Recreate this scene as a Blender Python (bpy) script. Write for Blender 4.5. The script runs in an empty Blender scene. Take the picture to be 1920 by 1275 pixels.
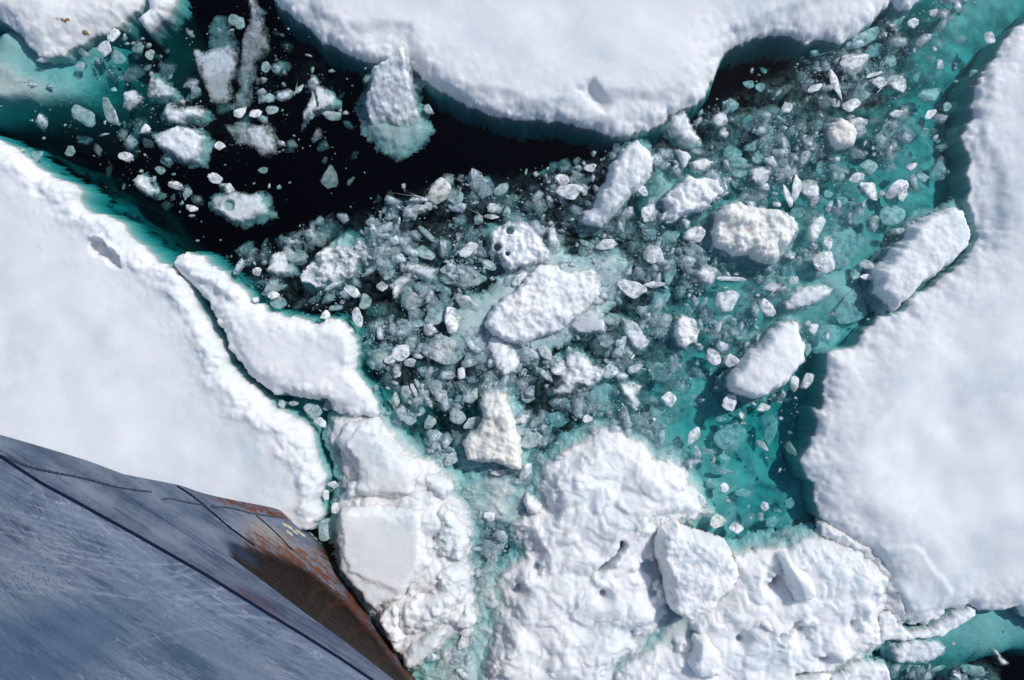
import bpy, bmesh, math, random
import numpy as np
from mathutils import Vector

# ------------------------------------------------------------------ camera, sky, sun
SC = bpy.context.scene
COL = SC.collection
CAMZ = 15.0                      # the lens is 15 m above the water, looking straight down
cam = bpy.data.cameras.new("camera"); cam_o = bpy.data.objects.new("camera", cam); COL.objects.link(cam_o)
cam_o.location = (0, 0, CAMZ); cam_o.rotation_euler = (0, 0, 0)
cam.sensor_width = 36; cam.lens = 36 * CAMZ / 19.2; cam.clip_start = 0.1; cam.clip_end = 3000
SC.camera = cam_o
SUN_EL, SUN_AZ = math.radians(46), math.radians(38)          # azimuth measured from +x towards +y
sun_dir = Vector((math.cos(SUN_EL) * math.cos(SUN_AZ), math.cos(SUN_EL) * math.sin(SUN_AZ), math.sin(SUN_EL)))
sl = bpy.data.lights.new("sun", 'SUN'); sl.energy = 2.55; sl.angle = math.radians(0.6); sl.color = (1.0, 0.975, 0.94)
so = bpy.data.objects.new("sun", sl); COL.objects.link(so); so.rotation_euler = sun_dir.to_track_quat('Z', 'Y').to_euler()
wd = bpy.data.worlds.new("World"); SC.world = wd; wd.use_nodes = True
wn = wd.node_tree; bgn = wn.nodes["Background"]; sky = wn.nodes.new("ShaderNodeTexSky")
sky.sky_type = 'NISHITA'; sky.sun_disc = False; sky.sun_elevation = SUN_EL; sky.sun_rotation = math.pi / 2 - SUN_AZ
wn.links.new(sky.outputs[0], bgn.inputs[0]); bgn.inputs[1].default_value = 0.105
SC.view_settings.view_transform = 'Standard'; SC.view_settings.look = 'None'
SC.view_settings.exposure = 0.0; SC.view_settings.gamma = 1.0
SC.cycles.max_bounces = 6; SC.cycles.transparent_max_bounces = 28; SC.cycles.volume_bounces = 0
SC.cycles.diffuse_bounces = 3; SC.cycles.glossy_bounces = 2; SC.cycles.caustics_reflective = False
SC.cycles.caustics_refractive = False

# ------------------------------------------------------------------ small helpers
def W(px, py, z=0.0):
    k = (CAMZ - z) / CAMZ / 100.0
    return ((px - 960) * k, (637.5 - py) * k)
TILE = dict(A=(0, 0), B=(640, 0), C=(1280, 0), D=(0, 425), E=(640, 425), F=(1280, 425), G=(0, 850), H=(640, 850), I=(1280, 850))
def T(t, pts):
    ox, oy = TILE[t]
    return [(ox + x / 3.0, oy + y / 3.0) for x, y in pts]

_perms = {}
def _perm(seed):
    if seed not in _perms:
        r = np.random.RandomState(seed); p = r.permutation(256); a = r.rand(256) * 2 * np.pi
        _perms[seed] = (np.concatenate([p, p]), np.cos(a), np.sin(a))
    return _perms[seed]
def perlin(x, y, seed=0):
    p, ca, sa = _perm(seed)
    xi = np.floor(x).astype(int); yi = np.floor(y).astype(int)
    xf = x - xi; yf = y - yi
    u = xf ** 3 * (xf * (xf * 6 - 15) + 10); v = yf ** 3 * (yf * (yf * 6 - 15) + 10)
    def g(ix, iy, dx, dy):
        h = p[p[ix & 255] + (iy & 255)]
        return ca[h] * dx + sa[h] * dy
    a = g(xi, yi, xf, yf); b = g(xi + 1, yi, xf - 1, yf)
    c = g(xi, yi + 1, xf, yf - 1); d = g(xi + 1, yi + 1, xf - 1, yf - 1)
    return 1.5 * ((a * (1 - u) + b * u) * (1 - v) + (c * (1 - u) + d * u) * v)
def fbm(x, y, seed=0, octv=4, gain=0.5, lac=2.03):
    s = 0; a = 1.0; f = 1.0
    for i in range(octv):
        s = s + a * perlin(x * f + i * 17.3, y * f - i * 9.1, seed + i); a *= gain; f *= lac
    return s
def billow(x, y, seed=0, octv=4, gain=0.5):
    s = 0; a = 1.0; f = 1.0
    for i in range(octv):
        s = s + a * (np.abs(perlin(x * f + i * 5.7, y * f + i * 3.3, seed + i)) * 2 - 0.6); a *= gain; f *= 2.1
    return s
def worley(x, y, seed=0):
    r = np.random.RandomState(seed); jx = r.rand(64, 64); jy = r.rand(64, 64); jv = r.rand(64, 64)
    xi = np.floor(x).astype(int); yi = np.floor(y).astype(int)
    f1 = np.full(x.shape, 9.0); f2 = np.full(x.shape, 9.0); val = np.zeros(x.shape)
    for dx in (-1, 0, 1):
        for dy in (-1, 0, 1):
            cx = xi + dx; cy = yi + dy
            qx = cx + jx[cx & 63, cy & 63]; qy = cy + jy[cx & 63, cy & 63]
            d = np.hypot(x - qx, y - qy)
            near = d < f1
            f2 = np.where(near, f1, np.minimum(f2, d)); val = np.where(near, jv[cx & 63, cy & 63], val); f1 = np.where(near, d, f1)
    return f1, f2, val
def domes(x, y, seed, r=.75):
    f1, f2, v = worley(x, y, seed)
    return (.3 + .7 * v) * np.clip(1 - (f1 / r) ** 2, 0, 1)
def sstep(a, b, x):
    t = np.clip((x - a) / (b - a), 0, 1)
    return t * t * (3 - 2 * t)
def sdist(px, py, poly):
    """signed distance, positive inside"""
    P = np.array(poly); n = len(P)
    best = np.full(px.shape, 1e9); inside = np.zeros(px.shape, bool)
    for i in range(n):
        ax, ay = P[i]; bx, by = P[(i + 1) % n]
        ex, ey = bx - ax, by - ay; L = ex * ex + ey * ey + 1e-12
        t = np.clip(((px - ax) * ex + (py - ay) * ey) / L, 0, 1)
        best = np.minimum(best, (px - ax - t * ex) ** 2 + (py - ay - t * ey) ** 2)
        if ay != by:
            cond = ((ay > py) != (by > py)) & (px < (bx - ax) * (py - ay) / (by - ay) + ax)
            inside ^= cond
    d = np.sqrt(best)
    return np.where(inside, d, -d)
def ldist(px, py, line):
    best = np.full(px.shape, 1e9)
    for (ax, ay), (bx, by) in zip(line[:-1], line[1:]):
        ex, ey = bx - ax, by - ay; L = ex * ex + ey * ey + 1e-12
        t = np.clip(((px - ax) * ex + (py - ay) * ey) / L, 0, 1)
        best = np.minimum(best, (px - ax - t * ex) ** 2 + (py - ay - t * ey) ** 2)
    return np.sqrt(best)

def link_mesh(name, V, F, mat, parent=None, smooth=True, attrs=None, loc=(0, 0, 0)):
    me = bpy.data.meshes.new(name)
    V = np.asarray(V, dtype=np.float32); F = np.asarray(F, dtype=np.int32)
    k = F.shape[1]
    me.vertices.add(len(V)); me.vertices.foreach_set("co", V.ravel())
    me.loops.add(F.size); me.loops.foreach_set("vertex_index", F.ravel())
    me.polygons.add(len(F)); me.polygons.foreach_set("loop_start", np.arange(0, F.size, k, dtype=np.int32))
    me.polygons.foreach_set("loop_total", np.full(len(F), k, dtype=np.int32))
    me.polygons.foreach_set("use_smooth", np.full(len(F), smooth, dtype=bool))
    me.update(calc_edges=True); me.validate()
    for an, av in (attrs or {}).items():
        av = np.asarray(av, dtype=np.float32)
        if av.ndim == 1:
            a = me.attributes.new(an, 'FLOAT', 'POINT'); a.data.foreach_set("value", av)
        else:
            a = me.attributes.new(an, 'FLOAT_COLOR', 'POINT'); a.data.foreach_set("color", av.ravel())
    me.materials.append(mat)
    o = bpy.data.objects.new(name, me); COL.objects.link(o); o.location = loc
    if parent: o.parent = parent
    return o
def tag(o, label=None, cat=None, group=None, kind=None):
    if label: o["label"] = label
    if cat: o["category"] = cat
    if group: o["group"] = group
    if kind: o["kind"] = kind
    return o

def field(name, poly, res, zfun, margin, mat, warp=(0.05, 2.0), seed=0, parent=None, extra=None, zmin=None):
    """height-field shell over a warped outline; zfun(x, y, d) -> z (d positive inside the outline)"""
    P = np.array([W(*p) for p in poly]); c = P.mean(0)
    x0, y0 = P.min(0) - margin - 0.1; x1, y1 = P.max(0) + margin + 0.1
    nx = int((x1 - x0) / res) + 2; ny = int((y1 - y0) / res) + 2
    X, Y = np.meshgrid(x0 + np.arange(nx) * res, y0 + np.arange(ny) * res)
    wx = X + warp[0] * fbm(X * warp[1], Y * warp[1], seed + 50, 5, 0.72); wy = Y + warp[0] * fbm(X * warp[1], Y * warp[1], seed + 70, 5, 0.72)
    d = sdist(wx, wy, P)
    Z = zfun(X, Y, d)
    keep = d > -margin
    if zmin is not None: keep &= Z > zmin
    q = keep[:-1, :-1] & keep[1:, :-1] & keep[:-1, 1:] & keep[1:, 1:]
    idx = np.arange(nx * ny).reshape(ny, nx)
    F = np.stack([idx[:-1, :-1][q], idx[:-1, 1:][q], idx[1:, 1:][q], idx[1:, :-1][q]], 1)
    used = np.zeros(nx * ny, bool); used[F.ravel()] = True
    remap = np.cumsum(used) - 1
    loc = (float(c[0]), float(c[1]), 0.0) if parent is None else (0, 0, 0)
    base = np.array(loc)
    if parent is not None: base = np.array(parent.location)
    V = np.stack([X.ravel(), Y.ravel(), Z.ravel()], 1)[used] - base
    at = {"edge": d.ravel()[used]}
    if extra is not None: at.update({k: v.ravel()[used] for k, v in extra(X, Y, d, Z).items()})
    return link_mesh(name, V, remap[F], mat, parent, True, at, loc)

# ------------------------------------------------------------------ materials
class NT:
    def __init__(s, name):
        s.m = bpy.data.materials.new(name); s.m.use_nodes = True; s.t = s.m.node_tree; s.t.nodes.clear()
        s.out = s.n("ShaderNodeOutputMaterial")
    def n(s, ty, **kw):
        nd = s.t.nodes.new(ty)
        for k, v in kw.items():
            if isinstance(k, str) and hasattr(nd, k): setattr(nd, k, v)
        return nd
    def l(s, a, b): s.t.links.new(a, b)
    def noise(s, scale, detail=4, rough=0.5, vec=None, dist=0):
        nd = s.n("ShaderNodeTexNoise"); nd.inputs["Scale"].default_value = scale; nd.inputs["Detail"].default_value = detail
        nd.inputs["Roughness"].default_value = rough; nd.inputs["Distortion"].default_value = dist
        s.l(vec if vec is not None else s.coord(), nd.inputs["Vector"]); return nd.outputs["Fac"]
    def coord(s):
        if not hasattr(s, "_g"): s._g = s.n("ShaderNodeNewGeometry")
        return s._g.outputs["Position"]
    def objcoord(s):
        if not hasattr(s, "_o"): s._o = s.n("ShaderNodeTexCoord")
        return s._o.outputs["Object"]
    def ramp(s, fac, stops):
        r = s.n("ShaderNodeValToRGB"); e = r.color_ramp.elements
        while len(e) < len(stops): e.new(0.5)
        for el, (p, c) in zip(e, stops):
            el.position = p; el.color = (*c, 1) if len(c) == 3 else c
        s.l(fac, r.inputs[0]); return r.outputs[0]
    def math(s, op, a, b=None, c=None, clamp=False):
        m = s.n("ShaderNodeMath"); m.operation = op; m.use_clamp = clamp
        for i, v in enumerate((a, b, c)):
            if v is None: continue
            if isinstance(v, (int, float)): m.inputs[i].default_value = v
            else: s.l(v, m.inputs[i])
        return m.outputs[0]
    def mapr(s, v, a, b, c, d):
        m = s.n("ShaderNodeMapRange"); s.l(v, m.inputs[0])
        for i, q in enumerate((a, b, c, d)): m.inputs[i + 1].default_value = q
        return m.outputs[0]
    def mix(s, fac, a, b, mode='MIX'):
        m = s.n("ShaderNodeMix"); m.data_type = 'RGBA'; m.blend_type = mode
        for sock, v in ((m.inputs["Factor"], fac), (m.inputs[6], a), (m.inputs[7], b)):
            if isinstance(v, (int, float)): sock.default_value = v
            elif isinstance(v, tuple): sock.default_value = (*v, 1)
            else: s.l(v, sock)
        return m.outputs[2]
    def bump(s, h, strength=0.3, dist=0.02, nrm=None):
        b = s.n("ShaderNodeBump"); b.inputs["Strength"].default_value = strength; b.inputs["Distance"].default_value = dist
        s.l(h, b.inputs["Height"])
        if nrm: s.l(nrm, b.inputs["Normal"])
        return b.outputs[0]
    def pbsdf(s, col, rough, nrm=None, spec=0.5):
        p = s.n("ShaderNodeBsdfPrincipled")
        if isinstance(col, tuple): p.inputs["Base Color"].default_value = (*col, 1)
        else: s.l(col, p.inputs["Base Color"])
        if isinstance(rough, (int, float)): p.inputs["Roughness"].default_value = rough
        else: s.l(rough, p.inputs["Roughness"])
        p.inputs["Specular IOR Level"].default_value = spec
        if nrm: s.l(nrm, p.inputs["Normal"])
        return p.outputs[0]
    def attr(s, name, ty='GEOMETRY'):
        a = s.n("ShaderNodeAttribute"); a.attribute_name = name; a.attribute_type = ty; return a

def mk_snow(name="snow", sss=0.14):
    t = NT(name); oi = t.n("ShaderNodeObjectInfo")
    f = t.noise(0.55, 5, 0.55, dist=.4); f2 = t.noise(1.4, 7, 0.6); g = t.noise(14, 5, 0.65); h = t.noise(90, 3, 0.7)
    base = t.ramp(f, [(0.35, (0.72, 0.775, 0.80)), (0.6, (0.86, 0.875, 0.875))])
    base = t.mix(t.mapr(f2, 0.42, 0.62, 0.0, 0.8), base, (0.92, 0.925, 0.93))
    col = t.mix(1.0, base, oi.outputs["Color"], 'MULTIPLY')
    b1 = t.bump(g, 0.10, 0.04); b2 = t.bump(h, 0.22, 0.008, b1)
    p = t.pbsdf(col, 0.8, b2, 0.3).node
    p.inputs["Subsurface Weight"].default_value = 0.75; p.inputs["Subsurface Radius"].default_value = (0.7, 0.9, 1.0); p.inputs["Subsurface Scale"].default_value = sss
    t.l(p.outputs[0], t.out.inputs[0]); return t.m
def mk_wet(name="wet_ice"):
    """white ice under or at the water: solid core, clear thin margin"""
    t = NT(name); oi = t.n("ShaderNodeObjectInfo"); e = t.attr("edge")
    g = t.noise(7, 6, 0.65); h = t.noise(40, 4, 0.7); k = t.noise(2.2, 5, 0.6, dist=0.6)
    base = t.ramp(g, [(0.28, (0.62, 0.72, 0.76)), (0.5, (0.87, 0.90, 0.92))])
    col = t.mix(1.0, base, oi.outputs["Color"], 'MULTIPLY')
    b = t.bump(h, 0.25, 0.012, t.bump(g, 0.3, 0.04))
    sh = t.pbsdf(col, t.mapr(k, 0.3, 0.7, 0.18, 0.6), b, 0.5)
    p = sh.node; p.inputs['Subsurface Weight'].default_value = .6; p.inputs['Subsurface Radius'].default_value = (.7, .9, 1.); p.inputs['Subsurface Scale'].default_value = .06
    zz = t.n("ShaderNodeSeparateXYZ"); t.l(t.coord(), zz.inputs[0])
    thick = t.math('ADD', t.math('MULTIPLY', e.outputs["Fac"], 7.0), t.mapr(g, 0.3, 0.7, -0.35, 0.75), clamp=True)
    dry = t.mapr(zz.outputs[2], 0.0, 0.12, 0.0, 1.0)
    op = t.math('MULTIPLY', thick, t.math('MAXIMUM', oi.outputs["Alpha"], t.math('MULTIPLY', dry, t.math('MINIMUM', t.math('MULTIPLY', oi.outputs["Alpha"], 1.6), 1.0))))
    tr = t.n("ShaderNodeBsdfTransparent"); mx = t.n("ShaderNodeMixShader")
    t.l(op, mx.inputs[0]); t.l(tr.outputs[0], mx.inputs[1]); t.l(sh, mx.inputs[2]); t.l(mx.outputs[0], t.out.inputs[0]); return t.m
def mk_piece():
    t = NT("brash_ice"); oi = t.n("ShaderNodeObjectInfo")
    v = t.n("ShaderNodeVectorMath"); v.operation = 'ADD'
    t.l(t.coord(), v.inputs[0]); t.l(oi.outputs["Random"], v.inputs[1])
    g = t.noise(9, 6, 0.68, v.outputs[0]); h = t.noise(45, 4, 0.7)
    base = t.ramp(g, [(0.30, (0.66, 0.75, 0.80)), (0.5, (0.90, 0.94, 0.96))])
    col = t.mix(1.0, base, oi.outputs["Color"], 'MULTIPLY')
    sh = t.pbsdf(col, 0.3, t.bump(h, 0.4, 0.015, t.bump(g, 0.4, 0.04)), 0.5)
    op = t.math('MULTIPLY', oi.outputs["Alpha"], t.mapr(g, 0.36, 0.6, 0.35, 1.15), clamp=True)
    lw = t.n("ShaderNodeLayerWeight"); lw.inputs[0].default_value = 0.35
    op = t.math('MULTIPLY', op, t.mapr(lw.outputs["Facing"], 0.3, 0.95, 1.0, 0.25))
    tr = t.n("ShaderNodeBsdfTransparent"); mx = t.n("ShaderNodeMixShader")
    t.l(op, mx.inputs[0]); t.l(tr.outputs[0], mx.inputs[1]); t.l(sh, mx.inputs[2]); t.l(mx.outputs[0], t.out.inputs[0]); return t.m
def mk_chips():
    t = NT("chip_ice"); a = t.attr("tint"); h = t.noise(60, 3, 0.6)
    g = t.noise(13, 6, .7); sh = t.pbsdf(t.mix(t.mapr(g, .35, .55, .4, 0.0), a.outputs["Color"], (.50, .62, .70)), 0.28, t.bump(h, 0.3, 0.01, t.bump(g, .4, .03)), 0.5)
    tr = t.n("ShaderNodeBsdfTransparent"); mx = t.n("ShaderNodeMixShader")
    lw = t.n('ShaderNodeLayerWeight'); lw.inputs[0].default_value = .4
    t.l(t.math('MULTIPLY', t.math('MULTIPLY', a.outputs['Alpha'], t.mapr(g, .36, .62, .25, 1.35), clamp=True), t.mapr(lw.outputs['Facing'], .25, .95, 1.0, .25)), mx.inputs[0]); t.l(tr.outputs[0], mx.inputs[1]); t.l(sh, mx.inputs[2]); t.l(mx.outputs[0], t.out.inputs[0]); return t.m
def mk_slush():
    t = NT("slush"); a = t.attr("dens")
    g = t.noise(3.2, 8, 0.72, dist=0.8); h = t.noise(26, 5, 0.75)
    v = t.n("ShaderNodeTexVoronoi"); v.inputs["Scale"].default_value = 11; v.feature = 'F1'; t.l(t.coord(), v.inputs["Vector"])
    cell = t.mapr(v.outputs["Distance"], 0.15, 0.8, 1.0, 0.35)
    op = t.math('MULTIPLY', t.mapr(g, 0.43, 0.68, 0.0, 0.8), t.mapr(h, 0.38, 0.62, 0.4, 1.0))
    op = t.math('MULTIPLY', t.math('MULTIPLY', op, cell), a.outputs["Fac"], clamp=True)
    sh = t.pbsdf((0.70, 0.80, 0.84), 0.6, t.bump(h, 0.5, 0.02), 0.2)
    tr = t.n("ShaderNodeBsdfTransparent"); mx = t.n("ShaderNodeMixShader")
    t.l(op, mx.inputs[0]); t.l(tr.outputs[0], mx.inputs[1]); t.l(sh, mx.inputs[2]); t.l(mx.outputs[0], t.out.inputs[0]); return t.m
def mk_shelf():
    t = NT("sunken_ice"); g = t.noise(1.3, 8, 0.62, dist=0.4); h = t.noise(9, 6, 0.7)
    base = t.ramp(g, [(0.3, (0.55, 0.62, 0.62)), (0.7, (0.86, 0.88, 0.86))])
    base = t.mix(t.mapr(h, 0.4, 0.65, 0.0, 0.5), base, (0.92, 0.93, 0.92))
    t.l(t.pbsdf(base, 0.9, t.bump(h, 0.5, 0.06), 0.1), t.out.inputs[0]); return t.m
def mk_water():
    t = NT("sea_water")
    n1 = t.noise(1.6, 3, 0.5); n2 = t.noise(26, 4, 0.6)
    nm = t.bump(n2, 0.22, 0.008, t.bump(n1, 0.12, 0.05))
    gl = t.n("ShaderNodeBsdfGlossy"); gl.inputs["Roughness"].default_value = 0.02; t.l(nm, gl.inputs["Normal"])
    tr = t.n("ShaderNodeBsdfTransparent"); fr = t.n("ShaderNodeFresnel"); fr.inputs[0].default_value = 1.33; t.l(nm, fr.inputs["Normal"])
    mx = t.n("ShaderNodeMixShader"); t.l(fr.outputs[0], mx.inputs[0]); t.l(tr.outputs[0], mx.inputs[1]); t.l(gl.outputs[0], mx.inputs[2])
    t.l(mx.outputs[0], t.out.inputs[0])
    va = t.n("ShaderNodeVolumeAbsorption"); va.inputs["Color"].default_value = (0.0, 0.74, 0.75, 1); va.inputs["Density"].default_value = 2.4
    t.l(va.outputs[0], t.out.inputs[1]); return t.m
SOFT = mk_snow("soft_rubble_snow", 0.22)
SNOW, WET, PIECE, CHIP, SLUSH, SHELF, WATER = mk_snow(), mk_wet(), mk_piece(), mk_chips(), mk_slush(), mk_shelf(), mk_water()

# ------------------------------------------------------------------ the sea
def box(name, a, b, mat):
    (x0, y0, z0), (x1, y1, z1) = a, b
    V = [(x, y, z) for z in (z0, z1) for y in (y0, y1) for x in (x0, x1)]
    F = [(0, 2, 3, 1), (4, 5, 7, 6), (0, 1, 5, 4), (2, 6, 7, 3), (0, 4, 6, 2), (1, 3, 7, 5)]
    return link_mesh(name, V, F, mat, smooth=False)
tag(box("water", (-900, -900, -30), (900, 900, 0), WATER), kind="structure")

# ------------------------------------------------------------------ sunken ice shelves (depth in metres at photo points)
def depth_fn(pts, far=4.0):
    P = np.array([W(a, b) for a, b, _ in pts]); D = np.array([c for _, _, c in pts])
    def k(r): return np.exp(-(r / 1.7) ** 1.3)
    A = k(np.hypot(P[:, None, 0] - P[None, :, 0], P[:, None, 1] - P[None, :, 1])) + np.eye(len(P)) * 0.02
    w = np.linalg.solve(A, D - far)
    def f(X, Y):
        s = np.full(X.shape, far)
        for (a, b), ww in zip(P, w): s = s + ww * k(np.hypot(X - a, Y - b))
        return s
    return f
CEN = [(1548, 700, .62), (1538, 800, .7), (1540, 900, .68), (1570, 960, .6), (1835, 120, .7), (1830, 200, .75), (1835, 330, .75), (1840, 400, .75), (1750, 500, .7), (1640, 640, .5), (1750, 60, 0.476), (1860, 60, 0.544), (1700, 200, 0.578), (1780, 300, 0.425), (1790, 385, 0.579), (1700, 370, 0.328), (1600, 400, 0.328), (1580, 300, 0.476), (1500, 200, 1.3), (1400, 250, 1.7), (1350, 300, 0.771), (1230, 300, 0.353), (1230, 350, 0.238), (1190, 400, 0.5), (1350, 400, 0.533), (1450, 520, 0.295), (1550, 480, 0.205), (1650, 420, 0.328), (1600, 560, 0.205), (1640, 600, 0.385), (1560, 620, 0.328), (1500, 640, 0.295), (1400, 600, 0.353), (1300, 560, 0.476), (1350, 720, 0.5), (1300, 820, 0.5), (1400, 880, 0.443), (1480, 900, 0.533), (1505, 820, 0.705), (1500, 720, 0.59), (1420, 1000, 0.5), (1500, 980, 0.443), (1350, 930, 0.295), (1250, 760, 0.385), (1200, 840, 0.4), (1150, 790, 0.5), (1230, 650, 0.476), (1200, 560, 1.3), (1100, 520, 1.8), (1100, 700, 1.5), (1050, 780, 2.2), (1180, 730, 0.9), (900, 600, 2.6), (1200, 470, 1.6), (1100, 440, 2.4), (1300, 470, 0.771), (850, 500, 2.6), (800, 400, 3.4), (900, 380, 3.6), (1050, 380, 3.0), (1000, 450, 3.2), (1000, 330, 3.4), (1120, 290, 3.2), (1180, 250, 3.4), (1300, 230, 3.4), (1400, 100, 1.9), (1420, 170, 3.0), (1500, 110, 3.0), (1600, 60, 3.0), (1680, 40, 1.7), (600, 560, 3.6), (700, 640, 2.2), (720, 720, 1.4), (760, 820, 0.9), (800, 780, 1.5), (700, 560, 2.7), (880, 720, 2.4), (950, 700, 2.2), (850, 850, 0.7), (900, 920, 0.17), (920, 1030, 1.3), (870, 980, 0.17), (905, 1085, 0.17), (880, 1150, 0.17), (850, 1230, 0.17), (960, 960, 0.17), (1000, 900, 0.5), (1020, 860, 0.9), (1245, 1060, 0.18), (1245, 950, 0.18), (1500, 1100, 0.295), (1300, 1160, 0.238), (1050, 1150, 0.4), (1230, 1200, 0.295), (1700, 1000, 0.984), (1800, 700, 0.902), (1900, 300, 0.836), (700, 200, 4), (900, 250, 4.2), (560, 450, 3.8), (700, 380, 4), (480, 520, 3), (1225, 320, 0.246), (1215, 390, 0.28), (1270, 370, 0.205), (800, 600, 3.0), (760, 520, 3.2), (830, 680, 2.6), (950, 640, 2.4), (1020, 500, 2.6), (1060, 650, 1.8), (1150, 620, 1.4), (1000, 720, 2.2), (720, 680, 1.9), (640, 940, 0.15), (715, 780, 0.12), (790, 940, 0.15), (820, 1000, 0.15), (760, 1110, 0.12), (700, 1150, 0.12), (830, 1080, 0.15), (880, 1210, 0.17), (912, 1150, 0.17), (650, 905, 0.35), (850, 920, 0.17), (1440, 560, 0.262), (1040, 840, 0.25), (1100, 800, 0.25), (1200, 812, 0.22), (1275, 855, 0.23), (1010, 900, 0.22), (1340, 1005, 0.287), (1660, 1110, 0.066), (1690, 1150, 0.066), (1720, 1185, 0.082), (1250, 1050, 0.164), (1270, 1160, 0.123), (860, 920, 0.17), (900, 950, 0.17), (950, 910, 0.17), (1680, 1200, 0.098), (1860, 60, 0.425), (1910, 0, 0.425), (1960, -40, 0.51), (1900, -70, 0.425), (1820, -70, 0.425), (1960, 50, 0.68), (1780, 10, 0.425), (1720, 110, 0.51), (1850, 110, 0.68), (1740, 60, 0.425), (1380, 800, 0.492), (1450, 960, 0.508), (1420, 900, 0.492), (1480, 860, 0.615), (1340, 880, 0.41), (1000, 1000, 0.3), (940, 980, 0.17), (900, 1250, 0.15), (870, 1270, 0.15), (930, 900, 0.18), (1560, 660, 0.4), (1530, 740, 0.6), (1780, 1150, 0.25)]
BR = [(1780, 1180, .26), (1850, 1150, .24), (1800, 1215, .28), (1910, 1200, .28), (1860, 1240, .34), (1800, 1250, .4), (1900, 1245, .4), (1915, 1285, 1.8), (1900, 1320, 2.5), (1700, 1260, .5), (1760, 1275, .6), (1680, 1220, .4), (1960, 1200, .3), (1840, 1300, .9), (1660, 1300, .7), (1920, 1150, .26), (1980, 1130, .3), (1980, 1250, .5), (1740, 1210, .3), (1850, 1200, .24), (1740, 1238, .4)]
TL = [(350, 10, 3.6), (300, -10, 3.2), (380, 60, 4), (300, 120, 3.8), (255, 140, 3.2), (230, 30, 1.5), (400, -20, 4), (0, 100, .16), (40, 130, .2), (90, 150, .22), (0, 190, .2), (60, 195, .28), (120, 185, .38), (160, 150, .45), (200, 130, .7), (230, 90, 1.0), (180, 110, .4), (120, 110, .35),
      (0, 60, .1), (250, 60, 2.0), (280, 100, 3), (220, 190, 2.6), (150, 205, 1.0), (100, 216, 1.2), (40, 219, 1.2), (0, 213, 1.4), (60, 235, 3.0), (120, 235, 3.5), (-60, 130, .2), (-60, 200, .4), (330, 20, 2.4), (350, 60, 3), (300, 40, 2.0), (200, 20, .3)]
LF = [(0, 235, 1.5), (25, 255, 1.4), (50, 275, 1.7), (72, 288, 1.4), (95, 302, 2.1), (120, 318, 2.2), (132, 336, 1.3), (148, 352, .8), (168, 340, 2.2), (188, 362, 1.3), (195, 383, 1.2), (222, 372, 3.0),
      (215, 410, .9), (245, 430, .6), (275, 458, .45), (302, 472, .45), (324, 492, .5), (345, 498, 1.6), (20, 285, 2.2), (60, 320, 2.4), (110, 350, 2.4), (190, 420, 2.2), (240, 470, 2.), (-60, 240, 1.8), (380, 560, 1.0), (410, 620, 1.05), (450, 690, 1.15), (500, 730, .95), (560, 760, .4), (590, 790, .6), (610, 840, 1.1), (640, 880, .8), (620, 930, .5), (640, 990, .3),
      (62, 262, 3.4), (100, 280, 3.4), (115, 298, 3.2), (148, 318, 3.4), (178, 330, 3.6), (245, 400, 3.4), (262, 428, 3.0), (290, 445, 3.0), (318, 470, 2.8), (30, 235, 2.8), (350, 480, 3.4), (225, 350, 3.8), (300, 420, 3.8), (140, 280, 4)]
def region(*p): return list(p)
def shelf(name, pts, poly, seed, far=4.0, amp=0.16, label=None, cat=None):
    f = depth_fn(pts, far)
    def z(X, Y, d):
        dep = f(X, Y)
        f1, f2, v = worley(X * 1.5, Y * 1.5, seed)
        n = fbm(X * 1.6, Y * 1.6, seed, 5, 0.55) * amp + (v - 0.5) * amp * 0.9 * np.clip(dep, 0, 1)
        return -np.maximum(dep + n * np.clip(dep * 1.4, 0.25, 1.3), 0.05)
    o = field(name, poly, 0.05, z, 0.0, SHELF, (0.0, 1.0), seed, zmin=-3.1)
    return o
o = shelf("submerged_ice_shelf", CEN, region((470, 420), (1130, 200), (1300, 60), (1500, 10), (1730, -60), (2000, -80), (2000, 1120), (1700, 1170), (1650, 1330), (780, 1330), (640, 1000), (660, 700)), 11)
tag(o, "broad sunken sheet of teal ice below the drifting brash", "sunken ice", kind="structure")
o = shelf("submerged_ice_shelf", BR, region((1640, 1180), (1780, 1120), (2050, 1080), (2050, 1400), (1640, 1400)), 14, amp=0.05)
tag(o, "smooth sunken sheet of pale aqua ice in the corner pool", "sunken ice", kind="structure")
o = shelf("submerged_ice_shelf", TL, region((-200, -100), (420, -100), (400, 150), (250, 210), (100, 235), (-200, 240)), 17, amp=0.07)
tag(o, "pale aqua sunken ledge below the stained snowy floe", "sunken ice", kind="structure")
o = shelf("submerged_ice_shelf", LF, region((-200, 200), (60, 225), (200, 320), (330, 430), (420, 520), (470, 660), (640, 740), (680, 900), (680, 1020), (560, 1040), (300, 560), (-200, 300)), 19, amp=0.08)
tag(o, "narrow teal sunken ledge under the rim of the wide smooth floe", "sunken ice", kind="structure")

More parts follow.
